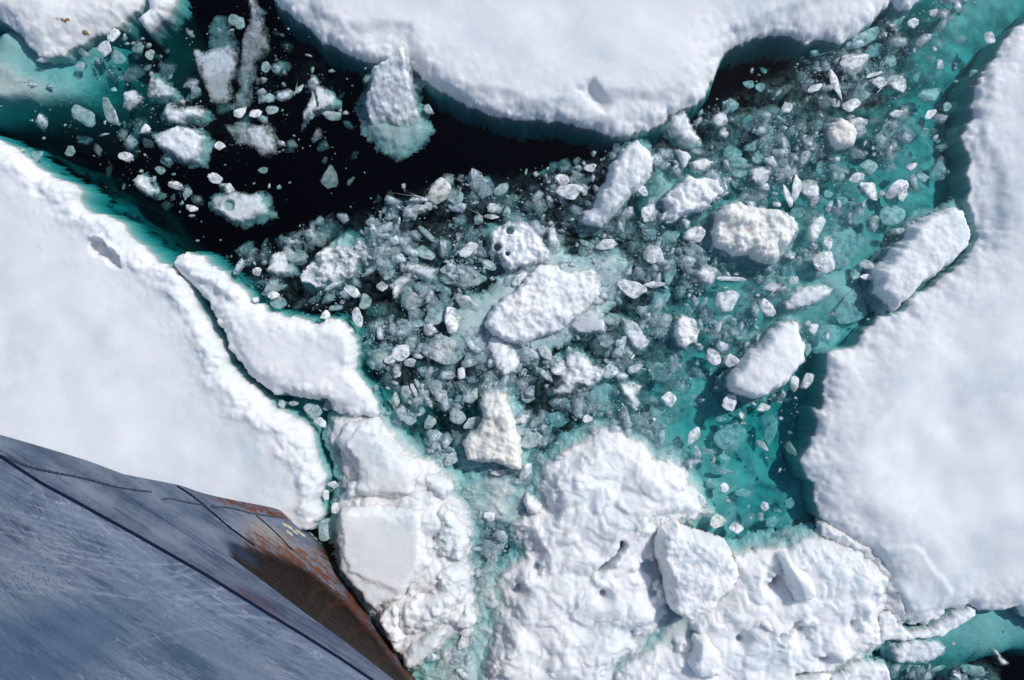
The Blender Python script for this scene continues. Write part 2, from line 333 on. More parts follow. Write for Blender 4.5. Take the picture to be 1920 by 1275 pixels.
# ------------------------------------------------------------------ floes
TOP = [(470, -330), (505, -60), (512, -5), (520, 13), (550, 37), (580, 50), (597, 72), (603, 85), (620, 80), (640, 100), (683, 113), (727, 118), (760, 122), (777, 133), (787, 138), (807, 157), (827, 177),
       (853, 190), (873, 197), (907, 210), (933, 217), (973, 230), (1007, 228), (1040, 230), (1073, 232), (1107, 243), (1133, 255), (1160, 258), (1187, 252), (1213, 242), (1240, 232), (1257, 217), (1280, 205),
       (1303, 200), (1320, 180), (1338, 147), (1348, 117), (1360, 100), (1377, 88), (1413, 77), (1450, 68), (1480, 67), (1497, 75), (1513, 85), (1540, 78), (1570, 80), (1597, 70), (1630, 47), (1647, 30), (1668, 5), (1680, 25), (1700, 20), (1728, -2), (1745, -60), (1800, -330)]
RIGHT = [(2300, -330), (2120, -150), (1980, -10), (1920, 43), (1897, 63), (1873, 87), (1857, 113), (1843, 130), (1830, 157), (1827, 180), (1810, 203), (1823, 220), (1797, 260), (1810, 277), (1820, 300), (1817, 327), (1813, 360), (1817, 393), (1824, 425), (1832, 442), (1829, 455), (1812, 475),
         (1799, 502), (1759, 528), (1729, 547), (1709, 560), (1693, 585), (1670, 588), (1650, 597), (1637, 612), (1610, 628), (1607, 645), (1573, 655), (1553, 665), (1552, 688), (1543, 718), (1543, 745), (1533, 768), (1522, 778), (1527, 795), (1522, 825), (1507, 848), (1500, 867), (1510, 890), (1527, 903),
         (1525, 937), (1532, 967), (1547, 977), (1573, 993), (1597, 1013), (1613, 1027), (1636, 1050), (1658, 1077), (1656, 1108), (1668, 1122), (1682, 1137), (1690, 1162), (1712, 1170), (1732, 1167), (1757, 1153), (1787, 1138), (1812, 1131), (1830, 1150), (1867, 1143), (1898, 1137), (1910, 1150), (1935, 1168), (2000, 1180), (2300, 1200)]
LEFT = [(-330, 160), (-100, 225), (0, 265), (33, 283), (60, 303), (87, 323), (113, 337), (140, 347), (152, 358), (147, 377), (167, 397), (200, 407), (230, 425), (240, 436), (260, 458), (290, 478), (297, 490), (327, 507), (353, 528), (363, 552), (380, 585), (398, 612), (417, 645), (433, 685), (460, 715), (493, 738),
        (510, 758), (533, 778), (567, 788), (585, 802), (590, 825), (595, 850), (612, 887), (610, 917), (600, 937), (605, 967), (590, 987), (573, 997), (545, 990), (420, 1100), (100, 1330), (-330, 1330)]
MID = [(330, 500), (334, 487), (340, 479), (360, 477), (380, 480), (393, 492), (420, 512), (447, 535), (467, 558), (477, 572), (497, 573), (500, 582), (533, 592), (573, 595), (597, 607), (610, 595), (640, 598), (653, 612), (670, 638), (675, 662), (668, 692), (677, 715), (690, 732), (713, 755), (715, 775),
       (700, 785), (660, 780), (623, 768), (613, 750), (587, 745), (533, 742), (515, 742), (503, 725), (470, 702), (447, 672), (433, 652), (427, 622), (410, 605), (403, 585), (390, 562), (377, 548), (360, 532), (347, 522)]
TLF = [(-330, -200), (-330, 20), (-60, 25), (0, 40), (20, 47), (42, 62), (45, 80), (63, 92), (73, 107), (87, 111), (110, 103), (133, 93), (157, 80), (180, 67), (200, 60), (217, 50), (247, 33), (262, 20), (270, -5), (290, -200)]

def carve(z, X, Y, cracks, depth=0.9):
    for line, w in cracks:
        L = [W(*p) for p in line]
        dd = ldist(X + 0.05 * fbm(X * 5, Y * 5, 5, 3), Y + 0.05 * fbm(X * 5, Y * 5, 6, 3), L)
        w2 = w * (0.6 + 0.9 * np.abs(fbm(X * 2.5, Y * 2.5, 8, 3)))
        z = np.minimum(z, -depth + (depth + 0.35) * sstep(0.1, 1.25, dd / w2) + np.where(dd > 1.3 * w2, 9, 0))
    return z
def crumble(X, Y, seed, s=1.0):
    f1, f2, v = worley(X * 5.5 * s, Y * 5.5 * s, seed)
    g1, g2, u = worley(X * 13 * s, Y * 13 * s, seed + 1)
    return (v - 0.4) * 0.7 * sstep(0, .5, f2 - f1) + (0.35 - f1) * 0.4 + (u - 0.4) * 0.3 * sstep(0, .5, g2 - g1) + (0.3 - g1) * 0.2
def floe_z(seed, H, w, rim=0.5, rimamp=0.10, und=0.05, bank=None, cracks=(), under=7.5, rimfun=None, ridge=None, tiltx=0):
    def z(X, Y, d):
        wv = w * (1 + 0.55 * fbm(X * 0.9, Y * 0.9, seed + 3, 3))
        wv = np.maximum(wv, 0.06)
        t = np.clip(d / wv, 0, None)
        top = H * (1 - np.exp(-2.4 * t)) * (1 + 0.12 * fbm(X * .5, Y * .5, seed, 3))
        band = np.exp(-np.clip(d, 0, None) / rim)
        if rimfun is not None: band = band * rimfun(X, Y)
        z = top + und * fbm(X * 0.45, Y * 0.45, seed + 7, 3, 0.35) * sstep(0, .8, d) + rimamp * band * crumble(X, Y, seed + 9) * sstep(-0.02, 0.08, d) + 0.5 * rimamp * band * sstep(0, .2, d) * fbm(X * 1.7, Y * 1.7, seed + 4, 4)
        if ridge is not None: z = z + ridge(X, Y, d)
        z = np.where(d < 0, d * under + rimamp * 0.6 * crumble(X, Y, seed + 9) * np.clip(-d * 6, 0, 1), np.maximum(z, 0.02 + 0 * z))
        if len(cracks): z = carve(z, X, Y, cracks)
        return z
    return z
def px_of(X, Y): return X * 100 + 960, 637.5 - Y * 100
def floe(label, poly, z, res=0.03, margin=0.14, seed=0, warp=(0.05, 2.0), mat=None, cat="ice floe", group=None, color=(1, 1, 1, 1), name="ice_floe"):
    o = field(name, poly, res, z, margin, mat or SNOW, warp, seed)
    o.color = color
    tag(o, label, cat, group); return o

# hill lines inside floes: raised pressed-up slabs
def ridge_line(line, w, h, seed):
    L = [W(*p) for p in line]
    def r(X, Y, d):
        dd = ldist(X + .12 * fbm(X * 2, Y * 2, seed, 4), Y + .12 * fbm(X * 2, Y * 2, seed + 5, 4), L)
        return h * np.exp(-(dd / w) ** 2) * (1 + 0.5 * billow(X * 4, Y * 4, seed + 2, 3))
    return r
def steps(items, seed):
    """list of (polygon in photo px, height, softness m): terraces on a floe"""
    PP = [([W(*p) for p in q], h, s) for q, h, s in items]
    def r(X, Y, d):
        z = 0 * X
        for P, h, s in PP:
            dd = sdist(X + .05 * fbm(X * 3, Y * 3, seed, 5, .6), Y + .05 * fbm(X * 3, Y * 3, seed + 5, 5, .6), P)
            z = z + h * sstep(-s, s, dd)
        return z
    return r
def addr(*fs):
    return lambda X, Y, d: sum(f(X, Y, d) for f in fs)

top_steps = steps([([(600, -300), (590, 20), (640, 60), (700, 62), (770, 60), (785, 110), (805, 150), (850, 172), (920, 180), (960, 190), (1000, 205), (1060, 200), (1090, 175), (1110, 165), (1120, 185), (1180, 190), (1250, 185), (1290, 170), (1320, 120), (1350, 70), (1500, 20), (1640, -40), (1700, -330)], 0.09, 0.12),
                   ([(1085, 175), (1110, 165), (1135, 200), (1130, 212), (1110, 200)], -0.12, 0.08)], 31)
floe("wide smooth snowy floe with a shaded blue edge above the black open water", TOP, floe_z(21, 0.26, 0.3, 0.35, 0.10, 0.05, ridge=top_steps), seed=21, cat="ice floe")
right_band = lambda X, Y: 1.0 + 0 * X
right_steps = steps([([(1930, 150), (1880, 250), (1870, 330), (1890, 420), (1850, 470), (1780, 540), (1700, 620), (1640, 700), (1600, 800), (1560, 870), (1620, 960), (1700, 1000), (1740, 1060), (1790, 1110), (1850, 1125), (1950, 1110), (2300, 1150), (2300, 100)], 0.07, 0.35),
                     ([(1640, 1020), (1700, 1015), (1730, 1050), (1770, 1100), (1760, 1130), (1700, 1140), (1680, 1110)], 0.05, 0.06),
                     ([(1790, 260), (1830, 250), (1870, 330), (1860, 430), (1825, 420)], -0.08, .12)], 37)
floe("huge lumpy snowy floe with a ragged blue edge bordering the teal water", RIGHT, floe_z(27, 0.24, 0.5, 0.4, 0.07, 0.13, ridge=right_steps,
     cracks=[([(1652, 1115), (1665, 1122), (1680, 1143)], 0.04)]), seed=27, warp=(0.06, 2.0), cat="ice floe")
def lrim(X, Y):
    a, b = px_of(X, Y); return 1.0 + 0 * a
left_ridge = addr(ridge_line([(150, 385), (215, 450), (290, 500), (350, 545), (380, 620), (410, 700), (460, 770), (520, 810), (560, 850), (580, 900), (585, 950)], 0.2, 0.08, 41),
                  ridge_line([(0, 300), (60, 330), (120, 365)], 0.14, 0.05, 43),
                  steps([([(178, 462), (190, 450), (208, 452), (214, 465), (232, 490), (238, 505), (222, 500), (205, 480), (185, 478)], -0.16, 0.04), ([(180, 450), (205, 445), (240, 475), (245, 500), (235, 480), (205, 455)], 0.14, 0.05),
                         ([(75, 350), (95, 350), (100, 375), (85, 370)], -0.08, 0.04)], 44))
floe("wide smooth floe with a crumbled white rim beside the ship's bow", LEFT, floe_z(33, 0.26, 0.16, 0.34, 0.13, 0.05, ridge=left_ridge), seed=33, cat="ice floe")
mid_ridge = addr(steps([([(425, 575), (470, 575), (520, 590), (600, 610), (660, 625), (660, 700), (690, 745), (640, 755), (600, 740), (520, 720), (480, 690), (450, 640)], 0.09, 0.10)], 46), ridge_line([(350, 490), (400, 515), (450, 560)], 0.12, 0.12, 47))
floe("long white floe lying between the dark crack and the brash ice", MID, floe_z(39, 0.20, 0.13, 0.3, 0.12, 0.03, ridge=mid_ridge), seed=39, cat="ice floe")
tl = floe("snowy floe stained with brown algae over a pale aqua ledge", TLF, floe_z(45, 0.26, 0.6, 0.7, 0.08, 0.12), seed=45, color=(1, 1, 0.985, 1), cat="ice floe")
algae = NT("algae_stain"); algae.l(algae.pbsdf(algae.ramp(algae.noise(20, 4), [(0.4, (0.22, 0.12, 0.03)), (0.7, (0.42, 0.33, 0.16))]), 0.9), algae.out.inputs[0])

FRAG = []   # (label, poly, H, color, seed, opts)
def block(label, poly, H=0.3, w=0.1, seed=1, rimamp=0.1, und=0.03, color=(1, 1, 1, 1), cat="ice block", margin=0.1, name="ice_block", **k):
    return floe(label, poly, floe_z(seed, H, w, k.pop('rim', 0.25), rimamp, und, **k), 0.022, margin, seed, (0.03, 3.0), None, cat, None, color, name)
block("rounded snow covered block between the long white floe and the flat square slab", [(640, 802), (652, 790), (690, 787), (710, 780), (718, 795), (718, 815), (737, 825), (750, 850), (767, 857), (783, 860), (795, 873), (790, 893), (783, 923), (753, 936), (683, 931), (650, 935), (650, 905), (673, 893), (660, 870), (647, 850), (632, 825)],
      0.3, 0.12, 51, 0.1, ridge=steps([([(675, 800), (715, 800), (740, 840), (775, 870), (770, 920), (690, 925), (672, 905), (680, 860), (655, 830)], 0.1, 0.04)], 52))
block("flat square slab of smooth white snow beside the rusty bow", [(640, 950), (673, 942), (707, 940), (753, 945), (783, 945), (802, 953), (797, 983), (807, 1007), (807, 1030), (820, 1050), (800, 1067), (773, 1097), (757, 1120), (730, 1127), (707, 1140), (673, 1103), (640, 1062), (634, 1000)],
      0.34, 0.1, 53, 0.08, rim=0.15, ridge=steps([([(640, 955), (790, 955), (790, 1050), (760, 1100), (700, 1080), (660, 1060)], 0.06, 0.05)], 54))
block("crumbly white block jutting out to the right of the rounded snow block", T('H', [(460, 110), (510, 105), (620, 150), (640, 200), (580, 260), (520, 235), (470, 190)]), 0.25, 0.12, 55, 0.12)
block("tall narrow rubbly block to the right of the flat square slab", T('H', [(540, 300), (590, 275), (655, 290), (650, 340), (700, 420), (720, 490), (700, 570), (670, 610), (600, 580), (540, 560), (500, 520), (540, 470), (530, 380)]), 0.28, 0.14, 57, 0.2, und=0.06, rim=.6)
block("broad white lump of broken snow below the tall narrow rubbly block", T('H', [(525, 660), (600, 610), (680, 625), (725, 670), (715, 770), (680, 850), (610, 935), (500, 985), (380, 1020), (330, 960), (300, 900), (350, 800), (480, 760), (530, 710)]), 0.34, 0.16, 59, 0.2, und=0.12, rim=.6)
block("tilted flat snow slab pointing down beside the tip of the rusty bow", T('H', [(620, 945), (600, 1010), (540, 1080), (470, 1150), (400, 1210), (355, 1180), (345, 1120), (420, 1050), (500, 980)]), 0.3, 0.09, 61, 0.06)
block("heap of crumbly white snow squeezed against the bow", T('H', [(220, 880), (300, 820), (350, 850), (345, 940), (370, 1030), (335, 1110), (300, 1090), (250, 1000), (215, 930)]), 0.3, 0.1, 63, 0.2, und=0.08, rim=.6)
block("small jagged white block to the right of the broad white lump", T('H', [(700, 840), (750, 900), (765, 945), (700, 985), (630, 970), (640, 920), (680, 890)]), 0.2, 0.1, 65, 0.15)
block("jagged snow crusted fragment beside the algae stained floe", [(277, -20), (283, 20), (263, 37), (270, 50), (280, 63), (293, 53), (310, 37), (327, 13), (330, -40), (290, -60)], 0.22, 0.12, 67, 0.1, margin=0.08)

# big rubble mounds
def mound_z(seed, H, cracks=(), s=1.0, dip=()):
    Q = [(*W(a, b), rr) for a, b, rr in dip]
    def z(X, Y, d):
        t = sstep(-0.05, 0.4, d); wx = X + .18 * fbm(X * 1.5, Y * 1.5, seed, 3); wy = Y + .18 * fbm(X * 1.5, Y * 1.5, seed + 6, 3)
        lumps = 0.13 * domes(wx * 1.1 * s, wy * 1.1 * s, seed) + 0.075 * domes(wx * 2.6 * s, wy * 2.6 * s, seed + 1) + 0.03 * domes(wx * 6 * s, wy * 6 * s, seed + 2) + .010 * domes(X * 14, Y * 14, seed + 3)
        z = (H - .12) * t + t * (lumps + 0.09 * fbm(X * .8, Y * .8, seed + 4, 4, .5)) + 0.03 * crumble(X, Y, seed) * np.exp(-np.clip(d, 0, 9) / .3)
        z = np.where(d < 0, d * 1.0 + 0.05 * crumble(X, Y, seed), z)
        for a, b, rr in Q: z = z - (z + .06) * np.exp(-(np.hypot(X - a, Y - b) / rr) ** 2) * sstep(-.6, .6, fbm(X * 3, Y * 3, seed + 9, 3) + .35)
        if len(cracks): z = carve(z, X, Y, [(l_, w_ * 1.5) for l_, w_ in cracks], 0.10)
        return z
    return z
MA = [(1060, 850), (1100, 825), (1123, 810), (1160, 805), (1180, 820), (1213, 845), (1227, 860), (1260, 868), (1280, 880), (1290, 905), (1310, 935), (1320, 965), (1290, 970), (1240, 985), (1232, 1010), (1237, 1050), (1245, 1090), (1258, 1120), (1250, 1150), (1220, 1190), (1180, 1230), (1145, 1258), (1120, 1380), (900, 1380), (913, 1275), (917, 1240), (930, 1203),
      (927, 1167), (950, 1133), (940, 1110), (947, 1077), (990, 1047), (1000, 1027), (977, 1007), (963, 985), (990, 967), (1023, 950), (1017, 907), (1023, 880)]
MB_ = [(1375, 1045), (1395, 1040), (1423, 1030), (1460, 1027), (1473, 1030), (1507, 1013), (1540, 1013), (1580, 1018), (1613, 1030), (1648, 1056), (1668, 1083), (1666, 1108), (1652, 1128), (1650, 1165), (1656, 1197), (1620, 1225), (1590, 1245), (1560, 1270), (1540, 1380), (1150, 1380), (1160, 1265), (1200, 1238), (1240, 1205), (1265, 1172), (1290, 1157), (1340, 1133), (1382, 1085)]
crA = [([(1165, 1010), (1160, 1030), (1140, 1050), (1122, 1066)], 0.05)]
crB = [([(1455, 1185), (1475, 1176), (1488, 1160)], 0.04), ([(1490, 1262), (1530, 1256), (1560, 1262), (1590, 1245)], .07)]
dipA = [(967, 1100, .2), (1215, 1060, .35), (1228, 1110, .28), (1190, 1190, .2), (1010, 1060, .14), (930, 1110, .15), (1130, 1110, .13)]
dipB = [(1500, 1180, .2), (1447, 1085, .22), (1490, 1070, .13), (1602, 1165, .16), (1385, 1195, .12), (1290, 1180, .3), (1265, 1210, .22), (1542, 1232, .13)]
mc = dict(res=0.024, margin=0.3, warp=(0.08, 2.2), mat=SOFT)
floe("largest mound of lumpy snowy rubble at the foot of the brash channel", MA, mound_z(71, 0.34, crA, 1.75, dip=dipA), seed=71, cat="ice mound", name="ice_mound", **mc)
floe("pitted rubble mound with small teal holes beside the huge lumpy floe", MB_, mound_z(73, 0.32, crB, 1.8, dip=dipB), seed=73, cat="ice mound", name="ice_mound", **mc)

floe("tumbled bluish snow rubble at the corner between the pitted mound and the huge floe", [(1545, 978), (1575, 985), (1612, 1000), (1660, 1035), (1705, 1085), (1712, 1130), (1700, 1165), (1676, 1160), (1650, 1130), (1645, 1085), (1610, 1038), (1560, 1015), (1540, 1000)], mound_z(77, 0.26, (), 1.8), 0.024, 0.12, 77, (.08, 3.0), SOFT, "ice mound", None, (1, 1, 1, 1), "ice_mound")
CH = [(845, 905), (900, 880), (960, 885), (1015, 895), (1025, 950), (975, 985), (985, 1010), (1000, 1045), (955, 1077), (945, 1110), (955, 1133), (935, 1167), (935, 1203), (922, 1240), (915, 1340), (765, 1340), (780, 1250), (845, 1195), (885, 1155), (872, 1080), (866, 1040), (872, 990), (862, 950)]
def ch_z(X, Y, d):
    hx, hy = W(918, 1030); n = fbm(X * 1.5, Y * 1.5, 131, 4, .6)
    return -.15 * (1 - sstep(-.05, .25, d)) - .045 + .06 * n + .07 * domes(X * 4, Y * 4, 133) + .05 * domes(X * 9, Y * 9, 134) + .02 * domes(X * 20, Y * 20, 135) - .07 - .75 * np.exp(-(((X - hx) / .42) ** 2 + ((Y - hy) / .3) ** 2)) * (1 + n) - .25 * np.clip(fbm(X * 1.1, Y * 1.1, 139, 3), 0, 1)
tag(field("packed_slush", CH, .024, ch_z, .05, SOFT, (.08, 2.5), 131), "mushy pale slush packed between the block strip and the largest mound", "slush", kind="stuff")
BANK = [(700, 778), (722, 800), (742, 832), (785, 858), (815, 870), (850, 905), (838, 928), (868, 945), (882, 1000), (872, 1045), (888, 1075), (880, 1120), (895, 1155), (855, 1190), (815, 1215), (780, 1250), (765, 1235), (735, 1195), (690, 1125), (655, 1080), (632, 1000), (634, 950), (652, 905), (640, 862), (622, 822), (628, 790), (660, 778)]
floe("low bank of crumbled snow joining the rounded and square blocks beside the bow", BANK, mound_z(75, 0.20, (), 2.0, dip=[(835, 960, .12), (815, 1010, .08), (840, 1040, .1), (790, 1120, .12), (760, 1105, .08), (812, 900, .07), (640, 900, .1)]), 0.024, 0.25, 75, (.07, 3.0), SOFT, "ice mound", None, (1, 1, 1, 1), "ice_mound")

# chunky blocks with facets
def facet_z(seed, P, H, tilt=(0, 0), n=6, rough=0.03, steep=4.0, ze=-0.12, k=26.0, dome=0.5):
    r = np.random.RandomState(seed); c = P.mean(0); size = float(np.sqrt(np.prod(P.max(0) - P.min(0)))); soft = size > .7 and dome >= .5 and n >= 5 and H > .15; k = 11.0 if soft else k; H = H + (.10 if soft else 0)
    pl = []
    for i in range(n):
        a = 2 * np.pi * (i + r.rand() * .8) / n; sl = r.uniform(0.15, 0.9) * dome
        pl.append((H + r.uniform(0.0, 0.25) * size * dome, -np.cos(a) * sl, -np.sin(a) * sl, c[0] + np.cos(a) * size * 0.12, c[1] + np.sin(a) * size * 0.12))
    def z(X, Y, d):
        zs = [h + gx * (X - ax) + gy * (Y - ay) for h, gx, gy, ax, ay in pl]
        zs.append(H + 0.03 + 0 * X); zs.append(ze + steep * (d + 0.03))
        S = np.stack(zs); m = S.min(0); z = m - np.log(np.exp(-k * (S - m)).sum(0)) / k
        z = z + (tilt[0] * (X - c[0]) + tilt[1] * (Y - c[1])) * sstep(-.05, .1, d)
        return z + rough * (1.0 * fbm(X * 2.6, Y * 2.6, seed, 5, .6) + .75 * domes(X * 3.4 + .3 * fbm(X * 3, Y * 3, seed + 5, 2), Y * 3.4, seed + 3) + .5 * domes(X * 9, Y * 9, seed + 4) - .7) * sstep(-0.05, 0.08, d)
    return z
NAMED = []   # landmarks for naming the small pieces: (px, py, phrase)
def chunk(short, label, poly, H=0.15, tilt=(0, 0), rough=0.03, color=(1, 1, 1), alpha=1.0, seed=None, mat=None, n=6, ze=-0.12, dome=0.5, steep=4.0, post=None, res=0.02, name="ice_chunk", cat="ice chunk", foot=None):
    seed = seed or (100 + len(NAMED) * 7); P = np.array([W(*p) for p in poly])
    zf = facet_z(seed, P, H, tilt, n, rough, steep, ze, dome=dome)
    zz = zf if post is None else (lambda X, Y, d: post(zf(X, Y, d), X, Y, d))
    o = field(name, poly, res, zz, 0.05, mat or WET, (0.03, 4.0), seed)
    o.color = (*color, alpha); tag(o, label, cat)
    c = np.mean(np.array(poly), 0); NAMED.append((c[0], c[1], short))
    ext = np.sqrt(np.prod(P.max(0) - P.min(0)))
    if foot is None and ext > .45 and H > .03 and H < .45 and ze < 0: foot = (1.22, .13, .75)
    if foot:
        sc, dep, fo = foot[:3]; off = foot[3] if len(foot) > 3 else (0, 0)
        fp = [(c[0] + (x - c[0]) * sc + off[0], c[1] + (y - c[1]) * sc + off[1]) for x, y in poly]
        f = field("submerged_foot", fp, 0.03, lambda X, Y, d: -dep * (1.35 - sstep(0, 0.3, d)) + dep * 0.25 * fbm(X * 3, Y * 3, seed, 4) - 0.03, 0.03, WET, (0.05, 3.0), seed, parent=o)
        f.color = (1, 1, 1, fo)
    return o
beige = (1.0, 0.955, 0.87)
chunk("big tilted chunk", "big tilted chunk with snowy top and grey green wet base against the top floe", T('B', [(390, 290), (410, 400), (415, 500), (440, 600), (485, 690), (430, 770), (340, 825), (290, 830), (200, 770), (140, 700), (105, 600), (130, 530), (165, 460), (180, 400), (250, 370), (310, 320)]), 0.22, (0.05, 0.62), 0.05, n=5, ze=-0.5, alpha=0.95, seed=201, steep=6)
chunk("slender white block", "slender white snow block pointing up from the aqua shallows", T('B', [(1665, 787), (1720, 850), (1750, 900), (1745, 960), (1700, 1040), (1640, 1090), (1590, 1150), (1530, 1210), (1460, 1270), (1400, 1275), (1340, 1250), (1360, 1200), (1410, 1170), (1440, 1100), (1480, 1030), (1510, 960), (1500, 930), (1550, 880), (1600, 830)]), 0.3, (0.1, 0.12), 0.05, seed=203, mat=SNOW, ze=-.1)
chunk("rounded white boulder", "rounded white boulder touching the edge of the top floe near the aqua shallows", [(1283, 207), (1293, 225), (1300, 243), (1315, 262), (1312, 275), (1297, 280), (1275, 270), (1258, 258), (1247, 240), (1255, 222), (1270, 212)], 0.22, (0, 0), 0.02, seed=205, color=(1, 1, .97))
chunk("pointed white splinter", "small pointed white splinter below the rounded white boulder", [(1265, 282), (1285, 284), (1297, 290), (1290, 305), (1280, 317), (1272, 300)], 0.14, seed=207, mat=SNOW)
chunk("flat white sliver", "flat white sliver to the right of the pointed white splinter", [(1297, 305), (1320, 298), (1340, 305), (1320, 317), (1298, 315)], 0.1, seed=208, mat=SNOW)
chunk("white crumbly heap", "white crumbly heap right of the slender white block", [(1290, 330), (1320, 335), (1345, 335), (1358, 358), (1340, 375), (1315, 395), (1285, 405), (1262, 415), (1235, 415), (1250, 395), (1240, 375), (1265, 350)], 0.16, rough=0.09, seed=209, mat=SNOW, foot=(1.35, .2, .5))
chunk("knobbly cream boulder", "big knobbly cream coloured boulder of rough ice in the brash", [(1385, 377), (1400, 385), (1440, 392), (1460, 392), (1495, 415), (1500, 430), (1485, 445), (1470, 470), (1445, 495), (1425, 492), (1400, 483), (1370, 480), (1340, 465), (1333, 440), (1340, 400), (1360, 385)], 0.32, rough=0.10, color=(1, .985, .93), seed=211, mat=SNOW, foot=(1.35, .2, .8, (5, 8)))
chunk("small beige boulder", "small beige boulder standing alone in the upper brash", T('C', [(870, 660), (940, 690), (970, 740), (975, 790), (950, 830), (860, 850), (830, 820), (810, 760), (830, 700)]), 0.2, rough=0.06, color=beige, seed=213, mat=SNOW)
def pits(pp):
    Q = [(*W(a, b), r) for a, b, r in pp]
    def f(z, X, Y, d):
        for a, b, r in Q: z = z - 0.9 * np.exp(-(np.hypot(X - a, Y - b) / r) ** 4)
        return z
    return f
chunk("pitted white block", "rough white block with small round melt pits above the central slab", [(930, 425), (955, 415), (980, 413), (1000, 425), (1015, 445), (1033, 470), (1030, 490), (1010, 497), (985, 505), (955, 513), (935, 490), (920, 465), (918, 440)], 0.2, rough=0.07, seed=215, post=pits([(933, 464, .055), (956, 433, .06), (952, 476, .035)]), foot=(1.25, .16, .8))
chunk("curved white sliver", "curved white sliver against the right side of the pitted block", [(1025, 425), (1040, 428), (1050, 455), (1050, 470), (1038, 473), (1025, 455)], 0.14, seed=217)
chunk("central aqua slab", "largest slab in the middle of the brash with a snowy crest and aqua sunken skirt", T('E', [(1110 + (x_ - 1110) * 1.22, 430 + (y_ - 430) * 1.2) for x_, y_ in [(870, 480), (900, 430), (1000, 370), (1060, 290), (1120, 240), (1180, 230), (1240, 280), (1365, 255), (1415, 300), (1400, 385), (1350, 460), (1260, 530), (1180, 580), (1100, 600), (1040, 640), (980, 620), (900, 590), (860, 540)]]), 0.20, (-.08, -.06), 0.07, seed=219, mat=SNOW, ze=-.2, foot=(1.55, .06, 1.0, (-14, 2)), alpha=1.0)
chunk("pointed slab", "pointed white slab hanging from the lower left of the central slab", T('E', [(830, 640), (870, 600), (920, 620), (960, 680), (1010, 730), (1000, 790), (950, 840), (920, 847), (880, 820), (850, 750), (810, 690)]), 0.14, seed=221, rough=.02, foot=(1.4, .14, .9, (8, -12)))
chunk("glassy white wedge", "smooth glassy white wedge to the right of the central slab", T('E', [(1290, 525), (1340, 490), (1440, 445), (1470, 480), (1490, 540), (1480, 590), (1400, 610), (1330, 600), (1290, 560)]), 0.16, (.3, 0), 0.01, seed=223)
chunk("broken blue-white plate", "broken blue white plate with jagged sides below the glassy wedge", T('E', [(1250, 740), (1300, 690), (1370, 720), (1420, 770), (1485, 800), (1470, 860), (1400, 905), (1330, 890), (1280, 940), (1190, 950), (1180, 920), (1240, 880), (1220, 830), (1260, 790)]), 0.13, (.05, -.1), 0.06, seed=225, alpha=.9)
chunk("dirty cream block", "tall dirty block stained brown with a bright lower lip", [(905, 735), (935, 732), (950, 740), (960, 775), (972, 810), (978, 845), (975, 880), (955, 878), (930, 865), (900, 868), (875, 862), (868, 830), (878, 815), (895, 800), (905, 780), (898, 755)], 0.26, (.12, -.14), 0.07, color=(1, .97, .9), seed=227, mat=SNOW, foot=(1.45, .12, .9, (6, 0)))
chunk("big oval block", "big smooth oval white block lying alone in the teal water", T('F', [(545, 540), (620, 525), (650, 540), (650, 600), (685, 660), (685, 740), (640, 800), (570, 880), (480, 940), (400, 970), (300, 940), (245, 900), (250, 850), (300, 780), (370, 700), (440, 640), (500, 580)]), 0.3, (0.0, -0.1), 0.02, seed=229, mat=SNOW, dome=0.6)
chunk("pale lens-shaped block", "pale lens shaped block with a submerged left end", T('F', [(560, 430), (600, 380), (660, 335), (760, 320), (860, 340), (830, 390), (740, 440), (640, 475), (580, 460)]), 0.14, (.1, .1), .015, seed=231)
chunk("white cauliflower lump", "crumbly cauliflower like white lump left of the big oval block", [(1268, 600), (1280, 592), (1300, 600), (1313, 620), (1305, 640), (1285, 652), (1270, 650), (1263, 625)], .16, rough=.1, seed=233, mat=SNOW, foot=(1.5, .2, .4))
chunk("smooth snowy wedge", "smooth snowy slab wedged against the edge of the huge lumpy floe", [(1785, 388), (1800, 395), (1815, 425), (1820, 440), (1810, 465), (1790, 485), (1752, 515), (1727, 530), (1708, 550), (1685, 578), (1672, 582), (1655, 565), (1632, 548), (1640, 530), (1632, 510), (1655, 490), (1665, 470), (1690, 450), (1700, 425), (1720, 410), (1750, 400)], .32, (-.05, .05), .03, seed=235, mat=SNOW, dome=.5)
chunk("big white arrow shaped chunk", "white arrow shaped chunk, lowest of the bright pair in the black water", T('A', [(850, 750), (910, 745), (980, 720), (1000, 705), (1060, 715), (1110, 735), (1160, 770), (1140, 850), (1120, 915), (1040, 912), (960, 870), (890, 820)]), .16, (.05, -.05), .025, seed=237)
chunk("white saddle shaped chunk", "white saddle shaped chunk just above the arrow shaped chunk", T('A', [(910, 640), (940, 590), (970, 572), (1010, 600), (1070, 600), (1130, 590), (1155, 640), (1140, 670), (1060, 680), (1010, 700), (960, 690)]), .14, rough=.04, seed=239)
chunk("small triangular chip", "small triangular chip sitting on top of the saddle shaped chunk", T('A', [(995, 560), (1030, 552), (1060, 570), (1040, 598)]), .08, seed=241, rough=.01)
chunk("grey crusted triangle", "grey triangular chunk with a white crust on its slanting side", T('A', [(840, 400), (870, 410), (930, 460), (985, 510), (970, 550), (900, 555), (820, 545), (825, 500), (840, 450)]), .12, (.1, .1), .07, seed=243, alpha=.75)
chunk("egg shaped chunk", "pale egg shaped chunk near the end of the aqua ledge", T('A', [(710, 510), (760, 500), (800, 545), (770, 590), (720, 620), (680, 600)]), .1, seed=245, alpha=.9, rough=.02)
